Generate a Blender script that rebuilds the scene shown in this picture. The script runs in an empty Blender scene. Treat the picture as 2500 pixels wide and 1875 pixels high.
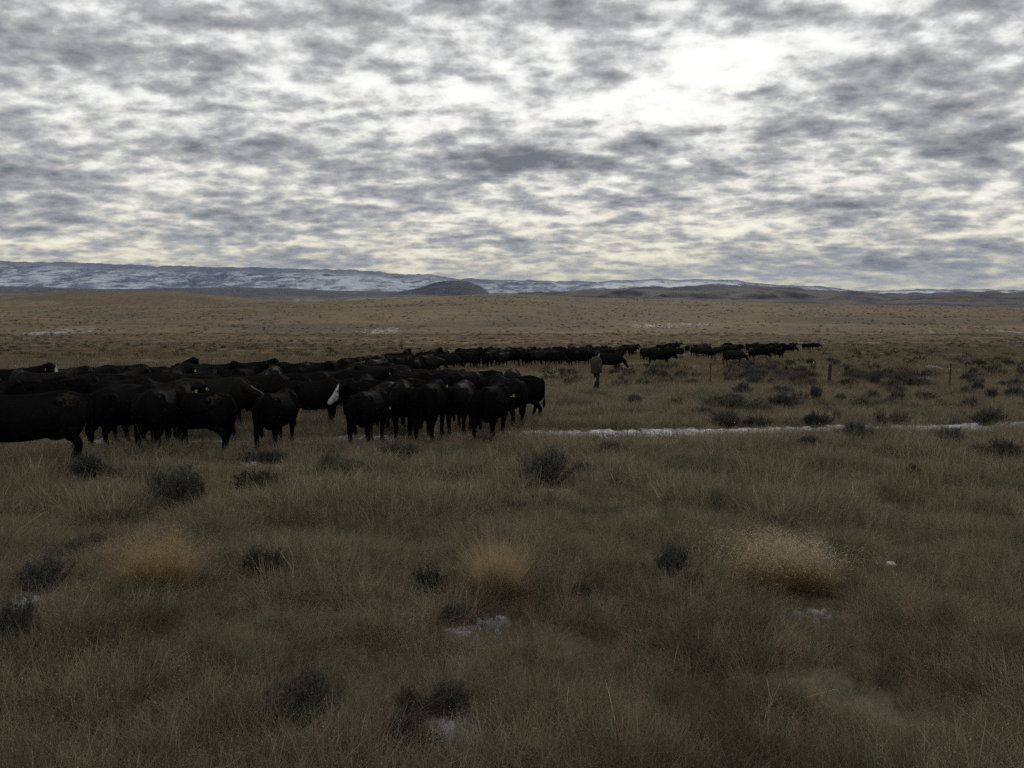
import bpy, bmesh, math, random
import numpy as np
from mathutils import Vector, Matrix

PI = math.pi
random.seed(7)
rng = np.random.default_rng(11)
scene = bpy.context.scene
C = scene.collection

# ------------------------------------------------------------------ camera
W0, H0 = 2500.0, 1875.0
FPX = 2160.0                 # focal length in photo pixels
HORIZON = 715.0
PITCH = math.atan((H0 / 2 - HORIZON) / FPX)
CAM_Z = 2.45
cam_d = bpy.data.cameras.new('camera')
cam = bpy.data.objects.new('camera', cam_d)
C.objects.link(cam)
cam.location = (0, 0, CAM_Z)
cam.rotation_euler = (PI / 2 - PITCH, 0, 0)
cam_d.sensor_width = 36
cam_d.lens = 36 * FPX / W0
cam_d.clip_start = 0.05
cam_d.clip_end = 90000
scene.camera = cam

scene.render.engine = 'CYCLES'
scene.view_settings.view_transform = 'Standard'
scene.view_settings.look = 'None'
scene.view_settings.exposure = 0.0
scene.view_settings.gamma = 1.0
scene.cycles.use_denoising = False
scene.cycles.sample_clamp_indirect = 2.0
scene.cycles.max_bounces = 5
scene.cycles.diffuse_bounces = 2
scene.cycles.glossy_bounces = 1
scene.cycles.transmission_bounces = 3
scene.cycles.volume_bounces = 0
scene.cycles.caustics_reflective = False
scene.cycles.caustics_refractive = False

SUN_AZ, SUN_EL = math.radians(11.5), math.radians(21.0)   # to the right of straight ahead
SUNDIR = Vector((math.sin(SUN_AZ) * math.cos(SUN_EL), math.cos(SUN_AZ) * math.cos(SUN_EL), math.sin(SUN_EL)))


def pslope(py):
    """slope z/y of the ray through photo row py"""
    b = -(py - H0 / 2) / FPX
    return (-math.sin(PITCH) + b * math.cos(PITCH)) / (math.cos(PITCH) + b * math.sin(PITCH))


def pside(px, py):
    b = -(py - H0 / 2) / FPX
    return ((px - W0 / 2) / FPX) / (math.cos(PITCH) + b * math.sin(PITCH))


# ------------------------------------------------------------------ node helper
class NT:
    def __init__(self, tree):
        self.t = tree
        self.n = tree.nodes
        self.l = tree.links

    def put(self, sock, v):
        if v is None:
            return
        if hasattr(v, 'is_output'):
            self.l.new(v, sock)
        else:
            sock.default_value = v

    def math(self, op, a, b=None, c=None, clamp=False):
        m = self.n.new('ShaderNodeMath')
        m.operation = op
        m.use_clamp = clamp
        self.put(m.inputs[0], a)
        self.put(m.inputs[1], b)
        self.put(m.inputs[2], c)
        return m.outputs[0]

    def vmath(self, op, a, b=None):
        m = self.n.new('ShaderNodeVectorMath')
        m.operation = op
        self.put(m.inputs[0], a)
        self.put(m.inputs[1], b)
        return m.outputs[1] if op in ('DOT_PRODUCT', 'LENGTH') else m.outputs[0]

    def noise(self, vec, scale, detail=4, rough=0.5, dist=0.0, dims='3D'):
        m = self.n.new('ShaderNodeTexNoise')
        m.noise_dimensions = dims
        if vec is not None:
            self.l.new(vec, m.inputs['Vector'])
        m.inputs['Scale'].default_value = scale
        m.inputs['Detail'].default_value = detail
        m.inputs['Roughness'].default_value = rough
        m.inputs['Distortion'].default_value = dist
        return m.outputs['Fac']

    def ramp(self, fac, stops, interp='LINEAR'):
        m = self.n.new('ShaderNodeValToRGB')
        m.color_ramp.interpolation = interp
        e = m.color_ramp.elements
        while len(e) < len(stops):
            e.new(0.5)
        for el, (p, c) in zip(e, stops):
            el.position = p
            el.color = (c, c, c, 1) if not hasattr(c, '__len__') else (c[0], c[1], c[2], 1)
        self.put(m.inputs[0], fac)
        return m.outputs[0]

    def mix(self, fac, a, b, mode='MIX'):
        m = self.n.new('ShaderNodeMix')
        m.data_type = 'RGBA'
        m.blend_type = mode
        self.put(m.inputs[0], fac)
        for s, v in ((m.inputs[6], a), (m.inputs[7], b)):
            if hasattr(v, 'is_output'):
                self.l.new(v, s)
            else:
                s.default_value = (v[0], v[1], v[2], 1)
        return m.outputs[2]

    def smooth(self, v, lo, hi):
        m = self.n.new('ShaderNodeMapRange')
        m.interpolation_type = 'SMOOTHSTEP'
        self.put(m.inputs[0], v)
        m.inputs[1].default_value = lo
        m.inputs[2].default_value = hi
        return m.outputs[0]


# ------------------------------------------------------------------ sky
# (photo column, row, half width, half height, amount): + darker cloud, - thinner bright cloud
CLOUDS = [
    (497, 51, 130, 45, .22), (480, 141, 100, 40, .2), (870, 42, 90, 30, .26), (938, 130, 100, 30, .32), (790, 175, 120, 24, .25),
    (1119, 164, 52, 16, .3), (22, 118, 70, 50, .2), (1130, 8, 160, 28, .26), (695, 48, 80, 22, .16),
    (989, 395, 230, 34, .36), (1215, 373, 110, 45, .3), (565, 378, 130, 18, .16), (56, 400, 190, 60, .2), (621, 328, 70, 18, .14),
    (565, 226, 70, 26, .16), (848, 470, 75, 20, .24), (395, 560, 380, 28, .16), (763, 627, 120, 19, .26), (113, 520, 190, 40, .12),
    (1758, 51, 190, 38, .36), (1448, 22, 140, 34, .24), (2012, 40, 130, 18, .2), (1465, 140, 110, 42, .33), (1500, 195, 50, 30, .25), (1290, 170, 36, 34, .3),
    (1832, 237, 55, 14, .26), (1741, 401, 32, 28, .3), (1532, 350, 65, 30, .22), (1956, 320, 75, 42, .24), (1849, 435, 100, 14, .2),
    (1340, 398, 170, 28, .28), (1617, 475, 70, 18, .2), (2041, 339, 55, 20, .22), (2295, 339, 80, 18, .24), (2154, 203, 140, 42, .2),
    (2295, 254, 140, 60, .2), (2475, 113, 100, 130, .24), (2210, 440, 180, 9, .16), (2126, 508, 130, 26, .2), (2436, 508, 65, 15, .25),
    (2182, 576, 80, 17, .22), (2295, 655, 330, 18, .2), (1702, 542, 42, 8, .22),
    (1617, 236, 170, 100, -.25), (1350, 200, 460, 110, -.10), (2250, 635, 480, 26, .16), (1436, 88, 150, 20, -.3), (1956, 118, 170, 30, -.24), (1385, 172, 60, 24, -.3), (1815, 158, 100, 46, -.26),
    (2070, 14, 120, 16, -.3), (486, 96, 50, 22, -.26), (650, 96, 60, 26, -.22), (1110, 236, 140, 44, -.3), (860, 230, 150, 24, -.22),
    (960, 300, 170, 22, -.2), (226, 237, 170, 40, -.2), (1215, 452, 90, 16, -.2), (395, 608, 420, 11, -.3), (980, 664, 200, 8, -.3),
    (1758, 680, 110, 6, -.34), (2013, 702, 260, 4, -.3), (1750, 570, 300, 22, -.12), (1500, 250, 320, 60, -.1), (1750, 610, 900, 10, -.12),
]


def build_world():
    w = bpy.data.worlds.new('World')
    scene.world = w
    w.use_nodes = True
    nt = NT(w.node_tree)
    nt.n.clear()
    out = nt.n.new('ShaderNodeOutputWorld')
    bg = nt.n.new('ShaderNodeBackground')
    nt.l.new(bg.outputs[0], out.inputs[0])
    tc = nt.n.new('ShaderNodeTexCoord')
    d = nt.vmath('NORMALIZE', tc.outputs['Generated'])
    sp = nt.n.new('ShaderNodeSeparateXYZ')
    nt.l.new(d, sp.inputs[0])
    x, y, z = sp.outputs
    zc = nt.math('MAXIMUM', z, 0.0)
    zz = nt.math('ADD', zc, 0.21)
    cb = nt.n.new('ShaderNodeCombineXYZ')
    nt.l.new(nt.math('DIVIDE', x, zz), cb.inputs[0])
    nt.l.new(nt.math('DIVIDE', y, zz), cb.inputs[1])
    mp = nt.n.new('ShaderNodeMapping')
    mp.inputs['Rotation'].default_value = (0, 0, math.radians(28))
    mp.inputs['Scale'].default_value = (1.0, 1.18, 1)
    nt.l.new(cb.outputs[0], mp.inputs[0])
    p = mp.outputs[0]
    n1 = nt.noise(p, 6.0, 5, 0.56, 0.1)
    n2 = nt.noise(p, 2.1, 3, 0.5, 0.2)
    zr = nt.math('ADD', zc, 0.42)                   # torn scraps hang a little below the sheet and look rounder
    cr = nt.n.new('ShaderNodeCombineXYZ')
    nt.l.new(nt.math('DIVIDE', x, zr), cr.inputs[0])
    nt.l.new(nt.math('DIVIDE', y, zr), cr.inputs[1])
    n3 = nt.noise(cr.outputs[0], 36.0, 4, 0.6, 0.1)
    vw = nt.n.new('ShaderNodeTexNoise')
    vw.inputs['Scale'].default_value = 5.0
    vw.inputs['Detail'].default_value = 3
    nt.l.new(p, vw.inputs['Vector'])
    vp = nt.vmath('ADD', p, nt.vmath('MULTIPLY', nt.vmath('SUBTRACT', vw.outputs['Color'], (0.5, 0.5, 0.5)), (0.22, 0.22, 0)))
    vo = nt.n.new('ShaderNodeTexVoronoi')
    vo.feature = 'SMOOTH_F1'
    vo.voronoi_dimensions = '2D'
    vo.inputs['Scale'].default_value = 10.5
    vo.inputs['Smoothness'].default_value = 0.35
    nt.l.new(vp, vo.inputs['Vector'])
    puff = vo.outputs['Distance']
    # azimuth / elevation plane, edges broken up by the same noise so no cloud bank is a smooth oval
    az = nt.math('ARCTAN2', x, y)
    wn = nt.n.new('ShaderNodeTexNoise')
    wn.inputs['Scale'].default_value = 3.2
    wn.inputs['Detail'].default_value = 4
    nt.l.new(p, wn.inputs['Vector'])
    ws = nt.vmath('MULTIPLY', nt.vmath('SUBTRACT', wn.outputs['Color'], (0.5, 0.5, 0.5)), (0.16, 0.045, 0.0))
    cb2 = nt.n.new('ShaderNodeCombineXYZ')
    nt.l.new(az, cb2.inputs[0])
    nt.l.new(nt.math('ARCSINE', z), cb2.inputs[1])
    ae = nt.vmath('ADD', cb2.outputs[0], ws)
    acc = None
    for (px, py, rx, ry, amp) in CLOUDS:
        dv = Vector((pside(px, py), 1.0, pslope(py))).normalized()
        c0 = (math.atan2(dv.x, dv.y), math.asin(dv.z), 0)
        v = nt.vmath('SUBTRACT', ae, c0)
        v = nt.vmath('MULTIPLY', v, (FPX / (rx * 1.15), FPX / (ry * 1.15), 0))
        q = nt.vmath('DOT_PRODUCT', v, v)
        g = nt.math('POWER', 0.3679, q)
        amp = amp * (0.72 if amp < 0 else 0.9)
        acc = nt.math('MULTIPLY', g, amp) if acc is None else nt.math('MULTIPLY_ADD', g, amp, acc)
    dens = nt.math('MULTIPLY_ADD', nt.math('SUBTRACT', n1, 0.5), 1.45, 0.425)
    dens = nt.math('MULTIPLY_ADD', nt.math('SUBTRACT', 0.42, puff), 0.36, dens)
    dens = nt.math('MULTIPLY_ADD', nt.math('SUBTRACT', n2, 0.5), 1.15, dens)
    dens = nt.math('MULTIPLY_ADD', nt.math('SUBTRACT', n3, 0.5), 0.64, dens)
    fade = nt.math('POWER', 2.718, nt.math('MULTIPLY', zc, -34.0))
    dens = nt.math('ADD', dens, nt.math('MULTIPLY', nt.math('MULTIPLY', fade, 0.5), nt.math('SUBTRACT', 0.42, dens)))
    dens = nt.math('ADD', dens, acc)
    # glow of the hidden sun through the cloud sheet
    sd = nt.math('MAXIMUM', nt.vmath('DOT_PRODUCT', d, tuple(SUNDIR)), 0.0)
    dens = nt.math('MULTIPLY_ADD', nt.math('POWER', sd, 40.0), -0.10, dens)
    col = nt.ramp(dens, [(0.0, (1.08, 1.08, 1.06)), (0.20, (.93, .935, .925)), (0.36, (.68, .69, .69)),
                         (0.52, (.455, .465, .475)), (0.74, (.300, .312, .332)), (1.0, (.17, .182, .21))], 'LINEAR')
    # warm light low over the horizon, only where the sheet is thin
    low = nt.math('POWER', 2.718, nt.math('MULTIPLY', zc, -12.0))
    warm = nt.math('MULTIPLY', low, nt.math('SUBTRACT', 1.0, nt.smooth(dens, 0.3, 0.66)))
    col = nt.mix(nt.math('MULTIPLY', warm, 1.0), col, nt.mix(1.0, col, (1.0, .90, .62), 'MULTIPLY'))
    col = nt.mix(nt.math('MULTIPLY', low, 0.25), col, nt.mix(1.0, col, (.92, .93, .97), 'MULTIPLY'))
    # blue sky through the few small holes
    sky = nt.n.new('ShaderNodeTexSky')
    sky.sky_type = 'NISHITA'
    sky.sun_disc = False
    sky.sun_elevation = SUN_EL
    sky.sun_rotation = SUN_AZ
    skyc = nt.mix(1.0, sky.outputs[0], (.10, .10, .10), 'MULTIPLY')
    hn = nt.noise(p, 7.5, 3, 0.5, 0.5)
    hole = nt.math('MULTIPLY', nt.smooth(hn, 0.685, 0.74), 0.8)
    lv = nt.vmath('MULTIPLY', nt.vmath('SUBTRACT', ae, (-0.45, 0.22, 0)), (4.2, 9.0, 0))
    hole = nt.math('MULTIPLY', hole, nt.math('POWER', 0.3679, nt.vmath('DOT_PRODUCT', lv, lv)))
    col = nt.mix(hole, col, skyc)
    # the overhead and rear sky is the same cloud sheet, away from the sun it is duller
    back = nt.math('MULTIPLY_ADD', nt.math('MULTIPLY_ADD', y, 0.5, 0.5), 0.45, 0.55)
    col = nt.mix(1.0, col, nt.vmath('MULTIPLY', back, (1, 1, 1)), 'MULTIPLY') if False else col
    nt.l.new(col, bg.inputs[0])
    bg.inputs[1].default_value = 1.0
    w.cycles.sampling_method = 'MANUAL'
    w.cycles.sample_map_resolution = 512


build_world()

sun_d = bpy.data.lights.new('sun', 'SUN')
sun_d.energy = 0.75
sun_d.angle = math.radians(14)
sun_d.color = (1.0, 0.93, 0.82)
sun = bpy.data.objects.new('sun', sun_d)
C.objects.link(sun)
sun.rotation_euler = SUNDIR.to_track_quat('Z', 'Y').to_euler()

# ------------------------------------------------------------------ noise and terrain height


def _hash(ix, iy, s):
    h = (ix.astype(np.int64) * 374761393 + iy.astype(np.int64) * 668265263 + s * 1442695041) & 0x7fffffff
    h = ((h ^ (h >> 13)) * 1274126177) & 0x7fffffff
    h = h ^ (h >> 16)
    return (h & 0xffffff) / float(0xffffff)


def vnoise(x, y, s=0):
    x = np.asarray(x, float)
    y = np.asarray(y, float)
    ix, iy = np.floor(x), np.floor(y)
    fx, fy = x - ix, y - iy
    fx = fx * fx * fx * (fx * (fx * 6 - 15) + 10)
    fy = fy * fy * fy * (fy * (fy * 6 - 15) + 10)
    a, b = _hash(ix, iy, s), _hash(ix + 1, iy, s)
    c, d = _hash(ix, iy + 1, s), _hash(ix + 1, iy + 1, s)
    return (a * (1 - fx) + b * fx) * (1 - fy) + (c * (1 - fx) + d * fx) * fy


def fbm(x, y, s=0, octv=4, rough=0.5):
    t, a, n = 0, 1.0, 0
    for k in range(octv):
        t = t + a * (vnoise(x * 2 ** k, y * 2 ** k, s + k * 17) - 0.5) * 2
        n += a
        a *= rough
    return t / n


def ridged(x, y, s=0, octv=5):
    t, a, n = 0, 1.0, 0
    for k in range(octv):
        t = t + a * (1 - np.abs(2 * vnoise(x * 2 ** k, y * 2 ** k, s + k * 31) - 1))
        n += a
        a *= 0.5
    return t / n


def sstep(v, a, b):
    t = np.clip((v - a) / (b - a), 0, 1)
    return t * t * (3 - 2 * t)


def prof(pts):
    xs = np.array([p[0] for p in pts], float)
    ys = np.array([pslope(p[1]) for p in pts], float)
    return lambda u: np.interp(u, xs, ys)


CREST1 = prof([(-1500, 750), (-300, 750), (0, 752), (300, 746), (600, 739), (800, 735), (1000, 727), (1120, 721), (1180, 718), (1270, 718),
               (1330, 721), (1400, 725), (1600, 731), (1750, 736), (2000, 742), (2200, 746), (2500, 751), (4000, 756)])
CREST2 = prof([(-1500, 716), (-300, 716), (0, 715), (150, 714), (300, 712), (420, 712), (500, 718), (600, 728), (780, 740), (1000, 748), (4000, 790)])
G715 = 1 / (FPX * (math.cos(PITCH) + (H0 / 2 - 715) / FPX * math.sin(PITCH)))


def Hgt(x, y):
    """height of the ground at x, y (metres)"""
    x = np.asarray(x, float)
    y = np.asarray(y, float)
    yy = np.maximum(y, 1.0)
    u = W0 / 2 + np.clip(x / yy, -1.5, 1.5) / G715
    yp = np.maximum(y, 0)
    yb = np.maximum(y, -60)
    plane = -0.05 * np.minimum(yb, 300)
    plane = plane - 2.6 * sstep(y, 300, 470)
    # small relief of the flat
    near = 0.05 * fbm(x * 0.55, y * 0.55, 3, 3) + 0.16 * fbm(x * 0.11, y * 0.11, 5, 3)
    near = near * (1 + 3.0 * sstep(y, 60, 250))
    # hill 1, rising from the draw at 430 m to the crest line at 1000 m
    c1 = CAM_Z + 1000 * CREST1(u)
    k = np.clip((yp - 430) / 570, 0, 1)
    s1 = k ** 1.25 * (1 - 0.0 * k)
    z = plane + near
    rel = 3.2 * fbm(x * 0.010, y * 0.016, 8, 5, .55) * sstep(yp, 350, 600) * (1 - sstep(yp, 820, 1000))
    z1 = z * (1 - s1) + (c1) * s1 + rel
    # behind the crest a drop, then the second crest of the left hand side at 1700 m
    fall = sstep(yp, 1000, 1350)
    z1 = z1 - fall * 22
    c2 = CAM_Z + 1700 * CREST2(u)
    s2 = sstep(yp, 1350, 1700)
    z2 = z1 * (1 - s2) + c2 * s2 + 1.5 * fbm(x * 0.01, y * 0.01, 9, 3) * s2 * (1 - sstep(yp, 1600, 1700))
    s3 = sstep(yp, 1720, 2600)
    z3 = z2 * (1 - s3) + (-75) * s3
    return z3


def ground_hit(px, py, ymax=900):
    ys = np.concatenate([np.arange(3, 60, 0.1), np.arange(60, ymax, 0.5)])
    a, g = pside(px, py), pslope(py)
    h = Hgt(a * ys, ys)
    ray = CAM_Z + g * ys
    i = np.argmax(ray < h)
    yv = ys[i]
    return float(a * yv), float(yv), float(h[i])


def to_px(x, y, z):
    """photo pixel of a world point"""
    dz = z - CAM_Z
    f = y * math.cos(PITCH) - dz * math.sin(PITCH)
    v = y * math.sin(PITCH) + dz * math.cos(PITCH)
    return W0 / 2 + FPX * x / f, H0 / 2 - FPX * v / f


def hz(x, y):
    return float(Hgt(np.array([x]), np.array([y]))[0])


# ------------------------------------------------------------------ mesh helpers
def mesh_np(name, verts, faces, mat=None, smooth=False):
    """verts (n,3) array, faces (m,k) array of one polygon size"""
    me = bpy.data.meshes.new(name)
    verts = np.asarray(verts, np.float32)
    faces = np.asarray(faces, np.int32)
    me.vertices.add(len(verts))
    me.vertices.foreach_set('co', verts.ravel())
    k = faces.shape[1]
    me.loops.add(faces.size)
    me.loops.foreach_set('vertex_index', faces.ravel())
    me.polygons.add(len(faces))
    me.polygons.foreach_set('loop_start', np.arange(0, faces.size, k, dtype=np.int32))
    me.update(calc_edges=True)
    me.validate()
    if smooth:
        me.polygons.foreach_set('use_smooth', np.ones(len(me.polygons), bool))
    if mat:
        me.materials.append(mat)
    return me


def link(name, me, parent=None, **props):
    o = bpy.data.objects.new(name, me)
    C.objects.link(o)
    if parent:
        o.parent = parent
    for k, v in props.items():
        o[k] = v
    return o


# ------------------------------------------------------------------ materials
def new_mat(name):
    m = bpy.data.materials.new(name)
    m.use_nodes = True
    nt = NT(m.node_tree)
    nt.n.clear()
    out = nt.n.new('ShaderNodeOutputMaterial')
    return m, nt, out


def principled(nt, col, rough=0.8, spec=0.3, normal=None):
    b = nt.n.new('ShaderNodeBsdfPrincipled')
    nt.put(b.inputs['Base Color'], col if hasattr(col, 'is_output') else (col[0], col[1], col[2], 1))
    nt.put(b.inputs['Roughness'], rough)
    b.inputs['Specular IOR Level'].default_value = spec
    if normal:
        nt.l.new(normal, b.inputs['Normal'])
    return b


def bump(nt, h, strength=0.5, dist=0.02):
    b = nt.n.new('ShaderNodeBump')
    b.inputs['Strength'].default_value = strength
    b.inputs['Distance'].default_value = dist
    nt.l.new(h, b.inputs['Height'])
    return b.outputs[0]


def wpos(nt):
    g = nt.n.new('ShaderNodeNewGeometry')
    return g.outputs['Position']


def sward_colour(nt, pos, k=1.0):
    """patches of reddish, straw and olive cover, shared by the soil and the blades"""
    sc = nt.vmath('MULTIPLY', pos, (1, 0.8, 0.0))
    a = nt.noise(sc, 0.5, 4, 0.6, 0.4, '2D')
    b = nt.noise(sc, 2.6, 4, 0.6, 0.2, '2D')
    t = nt.math('MULTIPLY_ADD', nt.math('SUBTRACT', b, 0.5), 0.75, a)
    return nt.ramp(t, [(0.28, (.122 * k, .110 * k, .076 * k)), (0.40, (.172 * k, .152 * k, .106 * k)), (0.50, (.245 * k, .200 * k, .142 * k)),
                       (0.58, (.172 * k, .130 * k, .090 * k)), (0.68, (.270 * k, .232 * k, .170 * k)), (0.80, (.128 * k, .100 * k, .070 * k))])


def mat_ground():
    m, nt, out = new_mat('rangeland_soil')
    pos = wpos(nt)
    sp = nt.n.new('ShaderNodeSeparateXYZ')
    nt.l.new(pos, sp.inputs[0])
    near = sward_colour(nt, pos, 0.62)
    # grassland seen from afar: straw and brown with broad stripes and small dark bushes
    flat = nt.vmath('MULTIPLY', pos, (1, 1, 0))
    big = nt.noise(nt.vmath('MULTIPLY', pos, (0.6, 1.6, 0)), 0.009, 5, 0.6, 0.3, '2D')
    med = nt.noise(nt.vmath('MULTIPLY', pos, (0.7, 1.0, 0)), 0.07, 5, 0.65, 0.2, '2D')
    far = nt.ramp(nt.math('MULTIPLY_ADD', nt.math('SUBTRACT', med, 0.5), 0.6, big),
                  [(0.32, (.092, .076, .046)), (0.45, (.124, .092, .053)), (0.55, (.156, .110, .060)), (0.70, (.19, .14, .080))])
    sp1 = nt.noise(nt.vmath('MULTIPLY', flat, (1, .7, 0)), 0.16, 7, 0.8, 0.0, '2D')
    far = nt.mix(nt.math('MULTIPLY', nt.smooth(sp1, 0.54, 0.64), 0.6), far, (.045, .043, .035))
    sp2 = nt.noise(nt.vmath('MULTIPLY', flat, (1, .5, 0)), 0.05, 8, 0.8, 0.0, '2D')
    far = nt.mix(nt.math('MULTIPLY', nt.smooth(sp2, 0.52, 0.60), 0.5), far, (.075, .052, .036))
    sp3 = nt.noise(flat, 0.9, 3, 0.7, 0.0, '2D')
    far = nt.mix(nt.math('MULTIPLY', nt.smooth(sp3, 0.58, 0.70), 0.4), far, (.26, .22, .155))
    f = nt.smooth(sp.outputs[1], 45, 160)
    col = nt.mix(f, near, far)
    nb = nt.noise(flat, 3.0, 6, 0.7, 0, '2D')
    b = principled(nt, col, 0.95, 0.08, bump(nt, nb, 0.8, 0.08))
    nt.l.new(b.outputs[0], out.inputs[0])
    return m


def mat_blade(name, k=1.0, tint=None, trans=0.4, tmix=0.0, vary=0.5):
    m, nt, out = new_mat(name)
    base = sward_colour(nt, wpos(nt), k)
    if tint:
        base = nt.mix(tmix, base, tint)
    oi = nt.n.new('ShaderNodeObjectInfo')
    r = nt.ramp(oi.outputs['Random'], [(0, (1 - vary * .6, 1 - vary * .55, 1 - vary * .55)), (0.35, (1, .96, .93)), (0.7, (1.0, 1.03, 1.0)), (1, (1 + vary, 1 + vary, 1 + vary * .95))])
    col = nt.mix(1.0, base, r, 'MULTIPLY')
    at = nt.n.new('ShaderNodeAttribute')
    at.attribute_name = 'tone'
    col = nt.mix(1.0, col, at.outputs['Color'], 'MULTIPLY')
    d = nt.n.new('ShaderNodeBsdfDiffuse')
    t = nt.n.new('ShaderNodeBsdfTranslucent')
    nt.l.new(col, d.inputs[0])
    nt.l.new(col, t.inputs[0])
    ms = nt.n.new('ShaderNodeMixShader')
    ms.inputs[0].default_value = trans
    nt.l.new(d.outputs[0], ms.inputs[1])
    nt.l.new(t.outputs[0], ms.inputs[2])
    nt.l.new(ms.outputs[0], out.inputs[0])
    return m


def mat_leaf(name, c0, c1, trans=0.2):
    m, nt, out = new_mat(name)
    oi = nt.n.new('ShaderNodeObjectInfo')
    tc = nt.n.new('ShaderNodeTexCoord')
    n = nt.noise(tc.outputs['Object'], 9.0, 3, 0.6)
    t = nt.math('MULTIPLY_ADD', nt.math('SUBTRACT', oi.outputs['Random'], 0.5), 0.6, n)
    col = nt.ramp(t, [(0.25, c0), (0.75, c1)])
    d = nt.n.new('ShaderNodeBsdfDiffuse')
    tr = nt.n.new('ShaderNodeBsdfTranslucent')
    nt.l.new(col, d.inputs[0])
    nt.l.new(col, tr.inputs[0])
    ms = nt.n.new('ShaderNodeMixShader')
    ms.inputs[0].default_value = trans
    nt.l.new(d.outputs[0], ms.inputs[1])
    nt.l.new(tr.outputs[0], ms.inputs[2])
    nt.l.new(ms.outputs[0], out.inputs[0])
    return m


def mat_simple(name, c0, c1, scale=8, rough=0.8, spec=0.3, bstr=0.3, bdist=0.01):
    m, nt, out = new_mat(name)
    tc = nt.n.new('ShaderNodeTexCoord')
    n = nt.noise(tc.outputs['Object'], scale, 5, 0.6)
    b = principled(nt, nt.ramp(n, [(0.3, c0), (0.7, c1)]), rough, spec, bump(nt, n, bstr, bdist))
    nt.l.new(b.outputs[0], out.inputs[0])
    return m


def mat_snow():
    m, nt, out = new_mat('old_snow')
    n = nt.noise(nt.vmath('MULTIPLY', wpos(nt), (1, .5, 1)), 7.0, 6, 0.75)
    col = nt.ramp(n, [(0.40, (.08, .07, .06)), (0.52, (.27, .27, .28)), (0.66, (.50, .52, .55))])
    b = principled(nt, col, 0.7, 0.3, bump(nt, n, 0.8, 0.03))
    nt.l.new(b.outputs[0], out.inputs[0])
    return m


def mat_coat(name, white=False, brand=False):
    m, nt, out = new_mat(name)
    tc = nt.n.new('ShaderNodeTexCoord')
    o = tc.outputs['Object']
    oi = nt.n.new('ShaderNodeObjectInfo')
    n = nt.noise(nt.vmath('MULTIPLY', o, (1, 1, .5)), 5, 4, 0.6)
    t = nt.math('MULTIPLY_ADD', nt.math('SUBTRACT', oi.outputs['Random'], 0.5), 0.35, n)
    col = nt.ramp(t, [(0.3, (.0025, .0025, .003)), (0.6, (.0048, .0046, .0048)), (0.85, (.012, .009, .007))])
    sp = nt.n.new('ShaderNodeSeparateXYZ')
    nt.l.new(o, sp.inputs[0])
    if brand:
        v = nt.vmath('MULTIPLY', nt.vmath('SUBTRACT', o, (-0.62, 0.0, 1.2)), (5.5, 0.0, 7.0))
        q = nt.vmath('DOT_PRODUCT', v, v)
        g = nt.math('MULTIPLY', nt.math('SUBTRACT', 1.0, nt.smooth(q, 0.2, 1.0)), nt.smooth(nt.noise(o, 20, 3, 0.6), 0.45, 0.6))
        col = nt.mix(g, col, (.036, .025, .014))
    if white:
        wob = nt.math('MULTIPLY_ADD', nt.noise(o, 6, 2, 0.5), 0.10, sp.outputs[0])
        f = nt.smooth(wob, 1.31, 1.34)
        col = nt.mix(f, col, nt.ramp(nt.noise(o, 14, 4, 0.6), [(0.3, (.24, .22, .20)), (0.65, (.44, .42, .39))]))
    hair = nt.noise(nt.vmath('MULTIPLY', o, (18, 60, 60)), 1.0, 3, 0.6)
    gloss = nt.ramp(nt.noise(o, 2.6, 3, 0.6), [(0.35, 0.60), (0.62, 0.38)])
    nrm = bump(nt, hair, 0.35, 0.012)
    df = nt.n.new('ShaderNodeBsdfDiffuse')
    nt.l.new(col, df.inputs[0])
    gl = nt.n.new('ShaderNodeBsdfGlossy')
    gl.inputs[0].default_value = (.95, .92, .88, 1)
    nt.l.new(gloss, gl.inputs['Roughness'])
    nt.l.new(nrm, df.inputs['Normal'])
    nt.l.new(nrm, gl.inputs['Normal'])
    lw = nt.n.new('ShaderNodeLayerWeight')          # hair lying flat shines a little more at a shallow angle
    lw.inputs[0].default_value = 0.25
    k = nt.math('MULTIPLY_ADD', nt.math('POWER', lw.outputs['Facing'], 3.0), 0.06, 0.004)
    k = nt.math('MULTIPLY', k, nt.ramp(oi.outputs['Random'], [(0.0, 0.3), (0.7, 0.8), (1.0, 1.7)]))
    ms = nt.n.new('ShaderNodeMixShader')
    nt.l.new(k, ms.inputs[0])
    nt.l.new(df.outputs[0], ms.inputs[1])
    nt.l.new(gl.outputs[0], ms.inputs[2])
    nt.l.new(ms.outputs[0], out.inputs[0])
    return m


M_GROUND = mat_ground()
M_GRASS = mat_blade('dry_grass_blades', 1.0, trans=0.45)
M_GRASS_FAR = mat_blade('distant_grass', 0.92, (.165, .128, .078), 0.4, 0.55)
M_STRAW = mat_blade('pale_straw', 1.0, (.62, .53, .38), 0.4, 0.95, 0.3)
M_GOLD = mat_leaf('golden_bunchgrass', (.27, .195, .11), (.44, .34, .20), 0.5)
M_SAGE = mat_leaf('sage_leaves', (.046, .047, .038), (.115, .110, .092))
M_BROWNLEAF = mat_leaf('rust_brown_leaves', (.045, .030, .020), (.085, .058, .038))
M_TWIG = mat_simple('grey_twig', (.035, .030, .027), (.085, .075, .066), 14)
M_SNOW = mat_snow()
M_COAT = mat_coat('black_hide')
M_COAT_WHITE = mat_coat('black_hide_with_white_face', white=True)
M_COAT_BRAND = mat_coat('black_hide_with_hip_brand', brand=True)

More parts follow.
